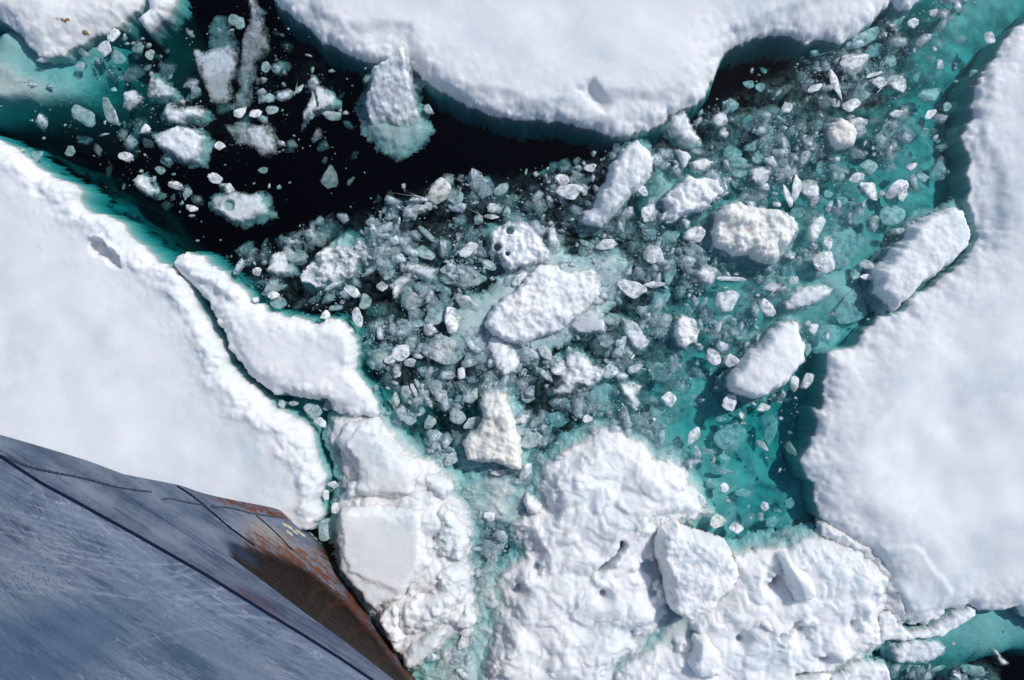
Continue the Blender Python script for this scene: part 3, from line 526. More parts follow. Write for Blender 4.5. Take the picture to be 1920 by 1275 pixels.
chunk("long clear plate", "long clear grey plate of ice with a thin white rim in black water", T('A', [(1090, 278), (1150, 290), (1210, 265), (1290, 255), (1325, 300), (1335, 370), (1305, 430), (1300, 500), (1300, 560), (1230, 585), (1180, 570), (1150, 480), (1100, 370)]), .03, (0, .06), .01, seed=247, alpha=.72, n=3, dome=.1, ze=-.08, color=(.9, .96, 1))
chunk("dim sunken plate", "dim sunken plate behind the upper end of the long clear plate", T('A', [(1150, 110), (1200, 50), (1250, 70), (1290, 150), (1320, 250), (1290, 280), (1200, 300), (1140, 260)]), -.15, (0, .0), .03, seed=249, alpha=.35, n=3, dome=.2, ze=-.3, color=(.85, .95, 1))
chunk("ribbon shaped plate", "ribbon shaped grey plate running down from the frame edge beside the clear plate", T('A', [(1385, -30), (1430, -30), (1460, 60), (1480, 130), (1500, 220), (1490, 280), (1440, 340), (1420, 420), (1410, 560), (1370, 610), (1290, 620), (1262, 590), (1318, 560), (1330, 450), (1350, 380), (1345, 250), (1360, 190), (1400, 130)]), .0, (0, .06), .02, seed=251, alpha=.5, n=3, dome=.15, ze=-.15, color=(.88, .95, 1))
chunk("grey winged piece", "grey translucent piece shaped like a wing, below the clear plates", T('A', [(1240, 690), (1280, 700), (1370, 680), (1400, 690), (1450, 700), (1510, 690), (1560, 780), (1540, 860), (1470, 880), (1430, 840), (1340, 800), (1280, 740)]), .02, (.08, -.02), .05, seed=253, alpha=.6, color=(.95, 1, 1))
chunk("cracked shark-tooth plate", "shark tooth shaped white plate split by a thin dark crack", T('A', [(1780, 478), (1830, 490), (1895, 560), (1880, 590), (1820, 610), (1740, 640), (1700, 698), (1705, 640), (1740, 560), (1755, 510)]), .06, rough=.01, seed=255, alpha=.88, n=3, dome=.2,
      post=lambda z, X, Y, d: z - .35 * np.exp(-(ldist(X + .01 * fbm(X * 20, Y * 20, 3), Y, [W(589, 170), W(592, 182), W(595, 199)]) / .012) ** 2))
chunk("cratered plate", "pale plate with one round dark hole near its left end", T('A', [(1220, 1085), (1280, 1070), (1340, 1080), (1400, 1090), (1440, 1070), (1480, 1120), (1505, 1200), (1440, 1230), (1350, 1258), (1290, 1235), (1240, 1200), (1185, 1170), (1195, 1120)]), .05, (.03, 0), .02, seed=257, alpha=.85, n=4, dome=.2,
      post=lambda z, X, Y, d: z - 2.5 * np.exp(-(np.hypot(X - W(429, 385)[0], Y - W(429, 385)[1]) / .08) ** 6))
chunk("two toned lump", "two toned white and grey lump near the crumbled rim of the smooth floe", T('A', [(750, 1010), (790, 975), (840, 1000), (870, 1060), (905, 1080), (850, 1105), (800, 1080), (765, 1050)]), .12, seed=259, rough=.05, alpha=.9)
chunk("white triangle", "clean white triangular block at the upper left end of the brash", T('D', [(1505, 235), (1530, 160), (1600, 135), (1640, 190), (1665, 270), (1570, 272), (1500, 255)]), .15, seed=261, rough=.015, n=4)
chunk("crusted aqua blob", "rounded aqua grey mass with a white crusted crown beside the white triangle", [(640, 430), (680, 440), (692, 470), (672, 510), (650, 535), (620, 550), (590, 545), (565, 535), (555, 520), (575, 490), (600, 460)], .06, (-.05, -.05), .12, seed=263, alpha=.85, ze=-.4, dome=.5, foot=(1.15, .4, .5))
chunk("grey sunken lump", "grey sunken lump with pale spots above the crusted aqua blob", [(565, 450), (590, 425), (615, 430), (618, 450), (600, 465), (570, 470)], -.02, (0, 0), .05, seed=265, alpha=.5)
chunk("white square block", "small white square block near the dark pool of the top floe", T('C', [(365, 950), (430, 940), (500, 940), (500, 980), (460, 1040), (400, 1040), (370, 1010)]), .13, seed=267, rough=.015)
chunk("white egg", "white rounded five sided chunk close under the black cove", T('C', [(170, 650), (200, 615), (250, 650), (255, 690), (230, 710), (180, 725), (165, 690)]), .12, seed=269, rough=.01)
chunk("white egg's twin", "smaller white chunk touching the five sided one from below", T('C', [(200, 730), (245, 715), (265, 750), (240, 780), (205, 770)]), .1, seed=271, rough=.01)
chunk("upright white oval", "upright white oval piece right of the knobbly cream boulder", [(1535, 398), (1548, 402), (1550, 418), (1540, 438), (1520, 458), (1513, 452), (1514, 432), (1522, 408)], .14, seed=273, rough=.02)
chunk("fallen wall chunk", "largest loose lump of snow resting on the two rubble mounds", [(1235, 985), (1262, 974), (1275, 985), (1320, 1000), (1335, 1003), (1355, 1012), (1368, 1035), (1379, 1065), (1375, 1085), (1345, 1110), (1332, 1130), (1300, 1148), (1280, 1155), (1258, 1140), (1243, 1110), (1245, 1080), (1228, 1040), (1226, 1010)], .62, (.0, .0), .06, seed=275, mat=SNOW, ze=.0, dome=.5, n=8, steep=5)
chunk("leaning snow prism", "leaning prism shaped snow block standing on the pitted rubble mound", T('I', [(520, 560), (560, 545), (600, 600), (650, 640), (700, 700), (710, 750), (640, 810), (600, 800), (570, 720), (540, 640)]), .62, (.3, .0), .02, seed=277, mat=SNOW, ze=.15, n=5)
chunk("boulder in its hollow", "rounded snow boulder sunk in a teal rimmed hollow of the pitted mound", T('I', [(390, 890), (430, 880), (460, 900), (490, 960), (480, 985), (430, 970), (390, 930)]), .5, seed=279, mat=SNOW, ze=.1, rough=.03)
chunk("white bottom boulder", "white egg shaped boulder low on the rubble near the frame bottom", T('I', [(60, 1010), (110, 1000), (170, 1060), (205, 1130), (180, 1200), (130, 1225), (40, 1210), (10, 1150), (40, 1080)]), .55, seed=281, mat=SNOW, ze=.1, rough=.03)
chunk("smooth white kidney", "smooth kidney shaped white lump left of the largest mound's crest", T('H', [(1020, 260), (1045, 225), (1080, 250), (1130, 290), (1125, 330), (1085, 348), (1040, 320)]), .24, seed=283, mat=SNOW, rough=.01)
chunk("half sunken round floe", "pale half sunken disc at the left shore of the aqua corner pool", T('I', [(1150, 1070), (1280, 1040), (1420, 1040), (1485, 1090), (1470, 1140), (1380, 1180), (1200, 1180)]), .1, (-.05, 0), .04, seed=285, rough=.04 if False else .04, alpha=.95) if False else \
chunk("half sunken disc", "pale half sunken disc at the left shore of the aqua corner pool", T('I', [(1150, 1070), (1280, 1040), (1420, 1040), (1485, 1090), (1470, 1140), (1380, 1180), (1200, 1180)]), .1, (-.05, 0), .04, seed=285, alpha=.95)
chunk("crescent ice bank", "narrow crescent bank of snow between the curved crack and the corner pool", T('I', [(1210, 965), (1280, 1003), (1370, 988), (1450, 945), (1530, 895), (1600, 862), (1650, 880), (1640, 905), (1580, 950), (1500, 990), (1440, 1030), (1300, 1045), (1180, 1060), (1100, 1050), (1100, 900), (1150, 880), (1200, 920)]), .16, seed=287, mat=SNOW, rough=.05, dome=.1, n=3)
chunk("white shore slab", "bright snow slab on the shore of the small teal inlet below the pitted mound", T('I', [(930, 1185), (1060, 1170), (1150, 1190), (1165, 1275), (1150, 1380), (820, 1380), (820, 1260), (880, 1230)]), .24, seed=289, mat=SNOW, rough=.05, dome=.2)
chunk("thin bird-shaped sliver", "thin bird shaped sliver floating on the corner pool", T('I', [(1730, 1090), (1770, 1110), (1800, 1150), (1840, 1180), (1820, 1200), (1780, 1195), (1765, 1140)]), .06, seed=291, rough=.01)
chunk("forked piece", "white forked piece with three stubby arms in the upper left brash", T('E', [(262, 330), (300, 310), (345, 265), (390, 262), (392, 300), (350, 340), (320, 400), (290, 405), (285, 360)]), .09, seed=293, rough=.02, n=4, dome=.2)
chunk("white trapezoid slab", "white split trapezoid slab just right of the forked piece", T('E', [(345, 235), (370, 195), (440, 205), (480, 225), (540, 235), (525, 318), (470, 300), (420, 265)]), .13, (0, .1), seed=295, rough=.015, n=4)
chunk("tapered white plate", "white tapered plate leaning between teal channels, right of the glassy wedge", T('E', [(1580, 510), (1640, 530), (1700, 590), (1735, 650), (1680, 705), (1640, 680), (1590, 600)]), .1, seed=297, rough=.03)
chunk("stacked shard cluster", "cluster of upright shards near the right edge of the teal brash", T('E', [(1560, 890), (1620, 870), (1690, 890), (1660, 960), (1670, 1010), (1640, 1030), (1610, 980), (1570, 950)]), .12, seed=299, rough=.07)
chunk("inverted pale triangle", "pale triangle pointing down left of the teal open patch", T('F', [(55, 245), (120, 225), (200, 240), (190, 290), (145, 350), (120, 320), (80, 290)]), .12, seed=301, rough=.02, n=4)

# ------------------------------------------------------------------ single pieces of brash
R = random.Random(5)
def proto(seed, flat=0.55, n=13, elong=1.0):
    r = random.Random(seed); bm = bmesh.new()
    for i in range(n):
        a = 2 * math.pi * (i + r.random() * .8) / n; h = r.uniform(-1, 1); q = math.sqrt(max(0.0, 1 - h * h * .7)) * r.uniform(.75, 1)
        bm.verts.new((q * math.cos(a), q * math.sin(a), h * flat))
    bmesh.ops.convex_hull(bm, input=bm.verts)
    loose = [v for v in bm.verts if not v.link_faces]
    if loose: bmesh.ops.delete(bm, geom=loose, context='VERTS')
    bmesh.ops.bevel(bm, geom=bm.edges[:], offset=0.13, segments=2, affect='EDGES', profile=.6)
    bmesh.ops.triangulate(bm, faces=bm.faces[:])
    bmesh.ops.subdivide_edges(bm, edges=[e for e in bm.edges if e.calc_length() > .25], cuts=1, use_grid_fill=True)
    bmesh.ops.triangulate(bm, faces=bm.faces[:])
    from mathutils import noise
    for v in bm.verts:
        v.co += v.co.normalized() * 0.12 * noise.noise(v.co * 2.6 + Vector((seed, 0, 0)))
        v.co += Vector((0, 0, .05 * noise.noise(v.co * 6 + Vector((0, seed, 0)))))
    xs = [v.co.x for v in bm.verts]; ys = [v.co.y for v in bm.verts]
    cx, cy = (max(xs) + min(xs)) / 2, (max(ys) + min(ys)) / 2; sx, sy = (max(xs) - min(xs)) / 2, (max(ys) - min(ys)) / 2
    for v in bm.verts: v.co.x = (v.co.x - cx) / sx; v.co.y = (v.co.y - cy) / sy
    me = bpy.data.meshes.new("ice_lump"); bm.to_mesh(me); bm.free()
    for p in me.polygons: p.use_smooth = True
    me.materials.append(PIECE); return me
PROTOS = [proto(s, R.uniform(.4, .7), R.choice((7, 8, 9, 11, 14))) for s in range(26)]
S = {}
S['E'] = """230,330,60,60,0,.85;600,240,80,50,-10,.7;605,305,90,35,-5,.6;590,195,50,20,0,.9;470,140,110,70,-30,.65;410,60,100,70,0,.5;480,40,110,30,-45,.6;715,130,100,55,35,.9;830,215,80,45,-30,.7;770,160,120,110,0,.3;720,290,160,110,-30,.35;850,290,40,30,0,.8;1000,300,90,60,25,.9;1490,100,110,50,5,.9;1560,180,140,120,0,.6;1760,160,110,90,-20,.85;1850,255,130,60,80,.7;1630,350,150,80,-25,.85;1760,330,110,40,5,.85;1530,400,130,70,15,.6;1440,415,70,50,0,.8;1800,400,100,80,40,.6;1730,490,90,90,0,.6;1530,520,90,60,0,.5;1270,600,40,40,0,.7;1255,505,40,25,0,.8;1150,710,90,55,-50,.95;1200,735,40,30,0,.8;1230,800,90,70,20,.9;1655,795,80,40,30,.8;1790,820,110,90,-30,.6;1840,970,75,80,0,.95;1780,1020,80,80,0,.6;1520,1070,90,60,-20,.7;1470,960,140,140,0,.6;1360,1005,60,60,0,.7;1385,1080,50,40,0,.85;1345,1045,25,20,0,.9;1215,1085,120,80,0,.55;1220,1220,45,25,0,.8;1030,1095,100,80,30,.8;1070,1190,110,100,0,.7;740,1110,100,70,30,.6;655,1065,80,80,0,.7;590,980,130,110,0,.75;740,950,80,50,80,.7;820,880,80,50,80,.7;530,910,90,70,80,.6;465,940,170,35,-60,.7;285,985,105,75,90,.7;370,930,60,70,0,.7;410,920,70,30,-70,.9;310,820,80,50,60,.95;300,880,45,30,-20,.85;260,910,40,30,0,.8;330,710,100,80,20,.85;270,750,55,40,0,.8;385,770,60,50,0,.8;220,715,80,75,0,.6;675,825,60,42,80,.85;590,690,170,150,0,.6;625,530,130,90,80,.9;525,495,100,100,0,.7;500,580,70,60,0,.8;420,540,90,50,0,.6;700,430,140,80,-45,.75;90,510,100,50,-80,.9;60,365,80,60,0,.85;135,420,60,80,0,.5;270,210,60,60,0,.7;405,175,50,50,0,.7;400,420,120,90,0,.6;340,590,90,60,20,.5;690,515,25,20,0,.9;690,615,35,25,0,.9;560,450,60,50,0,.4;450,340,60,60,0,.35;300,110,80,50,70,.4;160,250,100,30,40,.5;270,270,70,40,40,.6;1480,50,30,40,0,.8;1325,100,30,30,0,.7;1280,200,70,60,0,.7;1420,230,100,80,0,.4;1390,130,100,70,0,.4;1700,210,80,70,0,.4;1850,50,90,80,30,.7;1740,40,60,50,0,.6;1820,600,100,60,80,.6;500,1100,60,70,0,.7;530,1190,70,80,0,.7;260,1050,40,30,0,.7;380,1090,70,50,-20,.6;430,1060,35,35,0,.7;550,850,60,30,45,.5;1020,820,60,30,80,.8;1045,710,40,40,0,.6;1090,760,30,50,0,.5;940,890,50,30,0,.5;1500,650,80,50,0,.4;1050,960,70,60,0,.5"""
S['B'] = """1400,945,60,40,0,.85;1240,1015,75,60,0,.9;1280,1080,130,75,-5,.9;1370,1055,70,80,0,.7;1415,1000,60,30,80,.7;1095,975,40,40,0,.85;900,1065,80,50,30,.6;750,1140,50,25,15,.95;850,1170,60,45,-10,.9;845,1215,75,35,-5,.9;550,1080,130,100,60,.85;390,1110,180,55,0,.8;420,1170,120,60,0,.7;640,1110,80,70,0,.5;320,1165,40,30,0,.8;360,1060,40,50,0,.7;490,1160,50,40,0,.7;930,1190,40,50,0,.6;1290,1235,45,30,30,.8;1690,1070,55,60,0,.95;1440,1070,35,35,0,.7;1730,1200,80,90,0,.8;1810,1080,50,50,0,.6;1860,1210,90,60,30,.9;1160,945,20,25,0,.8;785,990,25,30,0,.7;1040,960,40,20,80,.6;490,620,60,40,-60,.6;440,470,60,60,0,.4;20,630,40,30,0,.8;150,310,50,50,0,.95;1165,1245,50,40,0,.7;1080,1260,60,40,0,.7;750,1210,90,90,0,.5;590,1180,40,30,0,.6;180,1250,70,50,0,.5"""
S['C'] = """270,600,80,80,0,.7;480,750,80,90,0,.7;370,690,60,80,0,.5;410,730,35,45,0,.8;390,825,80,50,20,.7;280,850,90,110,0,.6;430,890,80,70,0,.7;495,910,65,55,0,.85;320,920,80,60,0,.7;320,975,70,50,0,.75;590,605,60,60,0,.8;635,600,40,50,0,.7;780,548,32,32,0,.9;783,648,35,35,0,.9;740,490,80,50,30,.8;540,520,70,25,45,.7;960,360,150,110,0,.9;1010,220,200,70,30,.75;1080,290,100,70,20,.6;1165,350,80,60,80,.7;1110,490,90,100,0,.8;1205,470,100,90,0,.85;1020,510,150,85,75,.75;860,480,160,50,-70,.85;950,590,90,60,20,.85;860,580,50,40,-30,.8;1080,418,90,22,15,.9;1310,275,40,25,50,.85;1200,115,80,60,0,.6;1295,130,50,50,0,.8;1190,155,60,40,0,.8;1410,70,45,45,0,.8;1470,10,60,40,0,.7;1725,210,65,50,-70,.8;985,690,90,60,-15,.85;1150,740,160,70,50,.7;1150,820,130,100,0,.5;1200,640,70,40,0,.8;1395,640,70,40,30,.85;1390,530,120,80,40,.6;1485,600,60,40,40,.7;1375,720,40,30,0,.6;1330,440,60,60,0,.5;1545,375,25,30,0,.7;1550,450,35,20,0,.7;1640,420,50,50,0,.6;1040,940,90,80,0,.75;1075,830,30,30,0,.9;1080,865,35,30,0,.9;1033,858,35,35,0,.8;1290,935,60,35,30,.9;1435,960,100,80,80,.6;1345,1000,70,50,-20,.7;1500,960,35,35,0,.6;980,1000,80,50,20,.8;1045,1070,110,80,-20,.9;1205,1065,120,70,35,.85;1240,1100,60,50,40,.8;1180,1210,130,100,0,.7;1080,1240,45,30,80,.8;950,1200,130,120,0,.5;945,1210,40,30,80,.9;725,1060,110,90,-40,.9;745,1135,80,50,45,.8;515,1130,80,50,-20,.85;640,1060,130,50,80,.9;590,1100,110,40,-60,.9;570,1040,60,50,0,.6;525,1085,40,30,0,.7;650,1190,80,80,0,.6;900,1130,60,50,0,.6;365,1095,45,35,0,.8;240,1090,60,25,30,.9;735,880,60,70,0,.6;600,950,120,60,-20,.6;780,950,60,80,0,.5;880,940,80,60,0,.5;870,1010,80,60,60,.5;170,825,25,25,0,.8;215,970,25,25,0,.7;290,1025,60,40,70,.5;800,470,40,25,40,.7;770,310,110,80,20,.5;395,390,35,25,80,.8;460,390,60,50,0,.35;435,490,45,50,0,.7;370,475,60,40,0,.6;540,640,60,50,0,.4;670,690,30,25,0,.6;820,1090,50,50,0,.6"""
S['F'] = """70,50,110,80,30,.8;80,150,130,100,0,.75;270,295,150,30,-5,.9;305,265,40,20,0,.9;235,345,50,25,30,.8;245,420,130,100,10,.85;510,355,100,70,10,.8;625,305,50,50,0,.85;600,355,40,30,0,.8;475,455,80,90,0,.9;425,385,35,25,0,.9;410,610,70,50,-20,.7;365,660,55,30,60,.8;270,755,80,60,-30,.85;170,730,90,65,-60,.85;240,850,70,60,0,.5;265,985,85,70,80,.9;340,1060,65,45,-40,.9;520,970,100,50,0,.7;455,1015,70,40,0,.8;405,1000,40,35,0,.8;630,885,80,45,-80,.85;700,870,90,50,60,.8;570,935,25,30,0,.9;640,965,20,20,0,.9;558,1080,35,25,0,.9;735,575,50,55,0,.8;800,620,170,130,30,.5;700,690,60,40,80,.7;950,460,200,150,40,.5;860,120,260,220,60,.5;790,200,110,110,0,.85;630,175,60,35,20,.9;600,200,180,110,80,.35;500,245,50,50,0,.7;1035,215,60,60,30,.85;1035,283,70,30,0,.8;970,260,90,50,80,.7;815,90,70,45,80,.8;890,170,60,50,80,.6;1000,80,70,50,80,.6;1050,520,20,20,0,.8;270,1180,170,140,20,.5;490,1150,140,60,70,.5;450,1230,70,30,-45,.8;60,1180,100,60,60,.8;40,855,35,18,0,.9;150,1265,70,40,0,.7;215,1080,50,40,0,.6;345,1110,40,30,0,.6;345,490,80,70,0,.3;255,540,90,80,0,.7;140,580,40,40,0,.7;90,665,40,30,0,.8"""
S['I'] = """85,275,120,80,-50,.8;160,175,70,50,-60,.6;230,195,50,50,40,.9;230,100,90,30,0,.7;260,270,40,30,-20,.85;340,225,80,50,20,.6;375,300,30,25,80,.9;200,380,80,70,0,.8;300,410,70,70,0,.85;505,385,70,60,0,.5;510,310,80,50,0,.5;460,300,50,40,80,.8;550,95,40,20,60,.9;480,30,25,20,0,.6;180,40,50,35,80,.7;240,20,60,40,-30,.6;600,280,60,50,80,.5;1530,1075,35,30,0,.9;1880,1000,15,15,0,.8;1530,1220,90,70,-30,.9;1630,1220,120,60,-10,.7;1440,1210,80,30,10,.7"""
S['H'] = """1035,110,100,45,65,.8;885,110,80,30,10,.8;745,195,40,25,-20,.9;940,230,35,30,0,.9;905,190,30,25,0,.8;890,150,90,50,0,.6;980,180,90,90,0,.4;830,355,60,50,-20,.85;920,385,60,25,0,.6;880,490,30,25,0,.8;915,555,25,20,0,.8;815,560,30,25,80,.8;850,600,110,45,60,.7;790,700,110,90,0,.5;800,810,60,50,0,.6;885,660,50,40,0,.5;690,1060,80,65,20,.9;700,1000,80,50,30,.8;600,1250,240,70,0,.5;620,40,80,60,40,.8;570,30,70,60,0,.6;760,280,40,30,0,.7;710,230,60,60,0,.5"""
S['D'] = """1590,990,60,60,0,.7;1650,980,60,50,0,.7;1760,1040,90,80,0,.7;1800,1100,60,50,0,.8;1850,1000,60,60,0,.7;1455,425,65,55,0,.95;1540,385,55,40,0,.8;1565,420,80,70,0,.5;1445,258,45,50,0,.8;1425,205,28,35,0,.7;1475,190,55,40,0,.5;1680,170,100,80,0,.45;1540,300,50,50,0,.6;1540,350,130,40,25,.4;1100,75,25,20,0,.6;1230,72,12,12,0,.6;1830,495,50,45,0,.9;1890,455,70,30,10,.5;1600,80,40,30,0,.5;1660,80,30,30,0,.8"""
S['G'] = """1880,190,65,60,0,.9;1835,235,50,40,80,.9;1900,310,60,60,0,.8;1830,430,110,80,80,.6"""
S['A'] = """590,270,80,65,60,.8;640,200,70,60,40,.8;690,195,35,20,80,.7;707,238,28,22,0,.8;742,237,30,22,0,.9;790,208,25,30,0,.7;830,245,30,35,0,.7;843,310,45,50,0,.75;535,330,60,25,-70,.6;665,320,70,70,0,.35;775,275,60,50,0,.4;450,372,50,50,0,.6;620,630,170,65,-65,.6;470,650,130,80,-40,.55;820,725,50,50,0,.8;583,685,28,18,80,.9;575,750,60,15,15,.6;705,885,70,50,-10,.8;805,868,22,22,0,.9;1240,820,55,50,0,.8;785,958,28,24,0,.8;900,960,50,40,0,.5;858,1003,40,35,80,.7;895,1075,50,40,80,.5;1208,1002,75,50,-25,.9;1290,1060,50,50,0,.85;1245,1037,45,30,0,.85;990,1043,75,40,-15,.85;1055,1085,45,50,0,.6;1080,1172,60,35,0,.9;1070,1210,40,25,0,.8;1010,1140,40,30,80,.5;1355,635,70,50,20,.9;1440,637,65,40,10,.9;1530,617,60,45,0,.6;1520,550,50,45,0,.6;1495,375,50,60,0,.6;1590,468,35,35,0,.6;1670,500,80,45,50,.7;1730,305,45,20,-20,.8;1860,390,40,25,0,.6;1750,380,50,25,80,.5;1510,1045,30,22,80,.9;1560,1045,30,35,0,.4;1480,960,50,40,0,.35;110,840,40,30,0,.7;230,770,25,20,0,.6;395,850,50,50,0,.4;1865,1000,110,90,60,.3;1865,650,90,50,-10,.7;1910,620,35,25,80,.8;1320,110,60,60,0,.4;1350,130,60,50,80,.5;1295,165,50,18,30,.8;270,480,50,30,-15,.85;160,460,90,60,0,.7;215,880,60,60,0,.35"""
pieces = []
for t_, s_ in S.items():
    for q in s_.replace("\n", "").split(";"):
        x, y, w_, h_, a_, b_ = map(float, q.split(",")); (px, py), = T(t_, [(x, y)])
        pieces.append((px, py, w_ / 3, h_ / 3, a_, b_))
bigs = sorted(pieces, key=lambda p: -p[2] * p[3])
RESTL = bigs[295:]; bigs = bigs[:295]
ORD = ["", "second ", "third ", "fourth ", "fifth ", "sixth ", "seventh ", "eighth ", "ninth ", "tenth ", "eleventh ", "twelfth ", "thirteenth "]
DIRS = ["right of", "above right of", "above", "above left of", "left of", "below left of", "below", "below right of"]
land = NAMED + [(1720, 480, "smooth snowy wedge"), (1100, 860, "largest mound's crest"), (770, 880, "rounded snow block"), (600, 860, "crumbled rim of the bow side floe"), (1450, 1020, "pitted mound's upper edge"), (1470, 100, "black cove"), (1880, 150, "huge lumpy floe's upper end"), (520, 700, "long white floe")]
sect = {}
meta = []
for i, (px, py, w_, h_, a_, b_) in enumerate(bigs):
    j = min(range(len(land)), key=lambda k: (land[k][0] - px) ** 2 + (land[k][1] - py) ** 2)
    dx, dy = px - land[j][0], land[j][1] - py
    k = int(((math.degrees(math.atan2(dy, dx)) + 22.5) % 360) // 45)
    size = math.sqrt(w_ * h_); sz = "large" if size > 30 else "small" if size > 15 else "tiny"
    tone = "white" if b_ > .82 else "pale grey" if b_ > .62 else "grey" if b_ > .45 else "faint sunken"
    shape = " sliver" if w_ > 2.2 * h_ or h_ > 2.2 * w_ else " long ice lump" if w_ > 1.45 * h_ else " ice lump"
    meta.append([i, math.hypot(dx, dy), (sz, tone, shape, k, land[j][2])])
for m in meta: sect.setdefault(m[2], []).append(m)
labels = {}
for key, ms in sect.items():
    ms.sort(key=lambda m: m[1])
    sz, tone, shape, k, nm = key
    for n_, m in enumerate(ms):
        pre = "" if len(ms) == 1 else ("nearest " if n_ == 0 else ORD[n_] + "nearest ")
        labels[m[0]] = f"{pre}{sz} {tone}{shape} {DIRS[k]} the {nm}" if shape != " sliver" else f"{pre}{sz} {tone} ice sliver {DIRS[k]} the {nm}"
for i, (px, py, w_, h_, a_, b_) in enumerate(bigs):
    o = bpy.data.objects.new("ice_lump", PROTOS[R.randrange(len(PROTOS))]); COL.objects.link(o)
    sx, sy = w_ / 200 * 1.2, h_ / 200 * 1.2; sz = (sx + sy) / 2 * R.uniform(.5, .8)
    teal = px > 1150 or (py > 700 and px > 1000)
    zc = -0.03 - (1 - b_) * (0.42 if teal else 0.13) if b_ < .8 else R.uniform(-.03, .02)
    on_floe = (px, py) == (690, 103.33)
    o.location = (*W(px, py, zc), zc); o.scale = (sx, sy, sz); o.rotation_euler = (R.uniform(-.15, .15), R.uniform(-.15, .15), math.radians(a_) + R.choice((0, math.pi)))
    al = min(1.0, 0.15 + b_ * .95) if not teal else min(1.0, .4 + .6 * b_)
    tint = beige if (abs(px - 1346) < 3 and abs(py - 977) < 4) or (abs(px - 713) < 3 and abs(py - 663) < 3) or (abs(px - 823) < 3 and abs(py - 360) < 3) else (1, 1, 1)
    o.color = (*tint, al)
    tag(o, labels[i], "ice lump", "loose lumps of brash ice")

# ------------------------------------------------------------------ uncountable small brash
BRASH = [(430, 480), (560, 420), (740, 365), (850, 325), (1000, 315), (1120, 290), (1200, 265), (1310, 210), (1350, 185), (1440, 140), (1560, 85), (1680, 20), (1760, -30), (1850, -30), (1800, 150), (1780, 300), (1800, 390), (1640, 560), (1560, 650), (1530, 780), (1500, 900), (1560, 1010), (1380, 1050), (1290, 900), (1160, 830), (1030, 860), (970, 1000), (930, 1150), (880, 1290), (760, 1290), (870, 1100), (780, 900), (720, 760), (660, 600), (500, 570)]
def density(px, py):
    """how much loose small ice floats at a photo point"""
    d = sdist(px, py, BRASH)
    core = sstep(-12, 45, d)
    thin = 1 - 0.86 * sstep(1230, 1330, px) * sstep(560, 700, py) * (1 - sstep(990, 1020, py)); thin = thin * (1 - 0.5 * sstep(1450, 1560, px) * (py > 300)) * (1 - 0.8 * sstep(1650, 1750, px) * (py < 560))
    lead = (0.16 + 0.22 * np.exp(-((px - 330) / 170) ** 2 - ((py - 170) / 120) ** 2)) * sstep(60, 20, np.abs(px - 0) * 0 + 0) if False else 0.26 * np.exp(-((px - 330) / 230.) ** 2 - ((py - 190) / 140.) ** 2) + 0.15 * np.exp(-((px - 590) / 80.) ** 2 - ((py - 120) / 60.) ** 2)
    br = 0.6 * ((px > 1650) & (py > 1248) & (px < 1880))
    for cx, cy, rx, ry in ((955, 575, 85, 75), (1240, 370, 80, 60), (1425, 450, 95, 75), (620, 490, 60, 60), (930, 810, 65, 90), (1570, 560, 120, 60), (1690, 380, 90, 70), (1450, 870, 90, 90)):
        core = core * (1 - .72 * np.exp(-((px - cx) / rx) ** 4 - ((py - cy) / ry) ** 4))
    return np.maximum(np.maximum(core * thin, lead), br)
rs = np.random.RandomState(3)
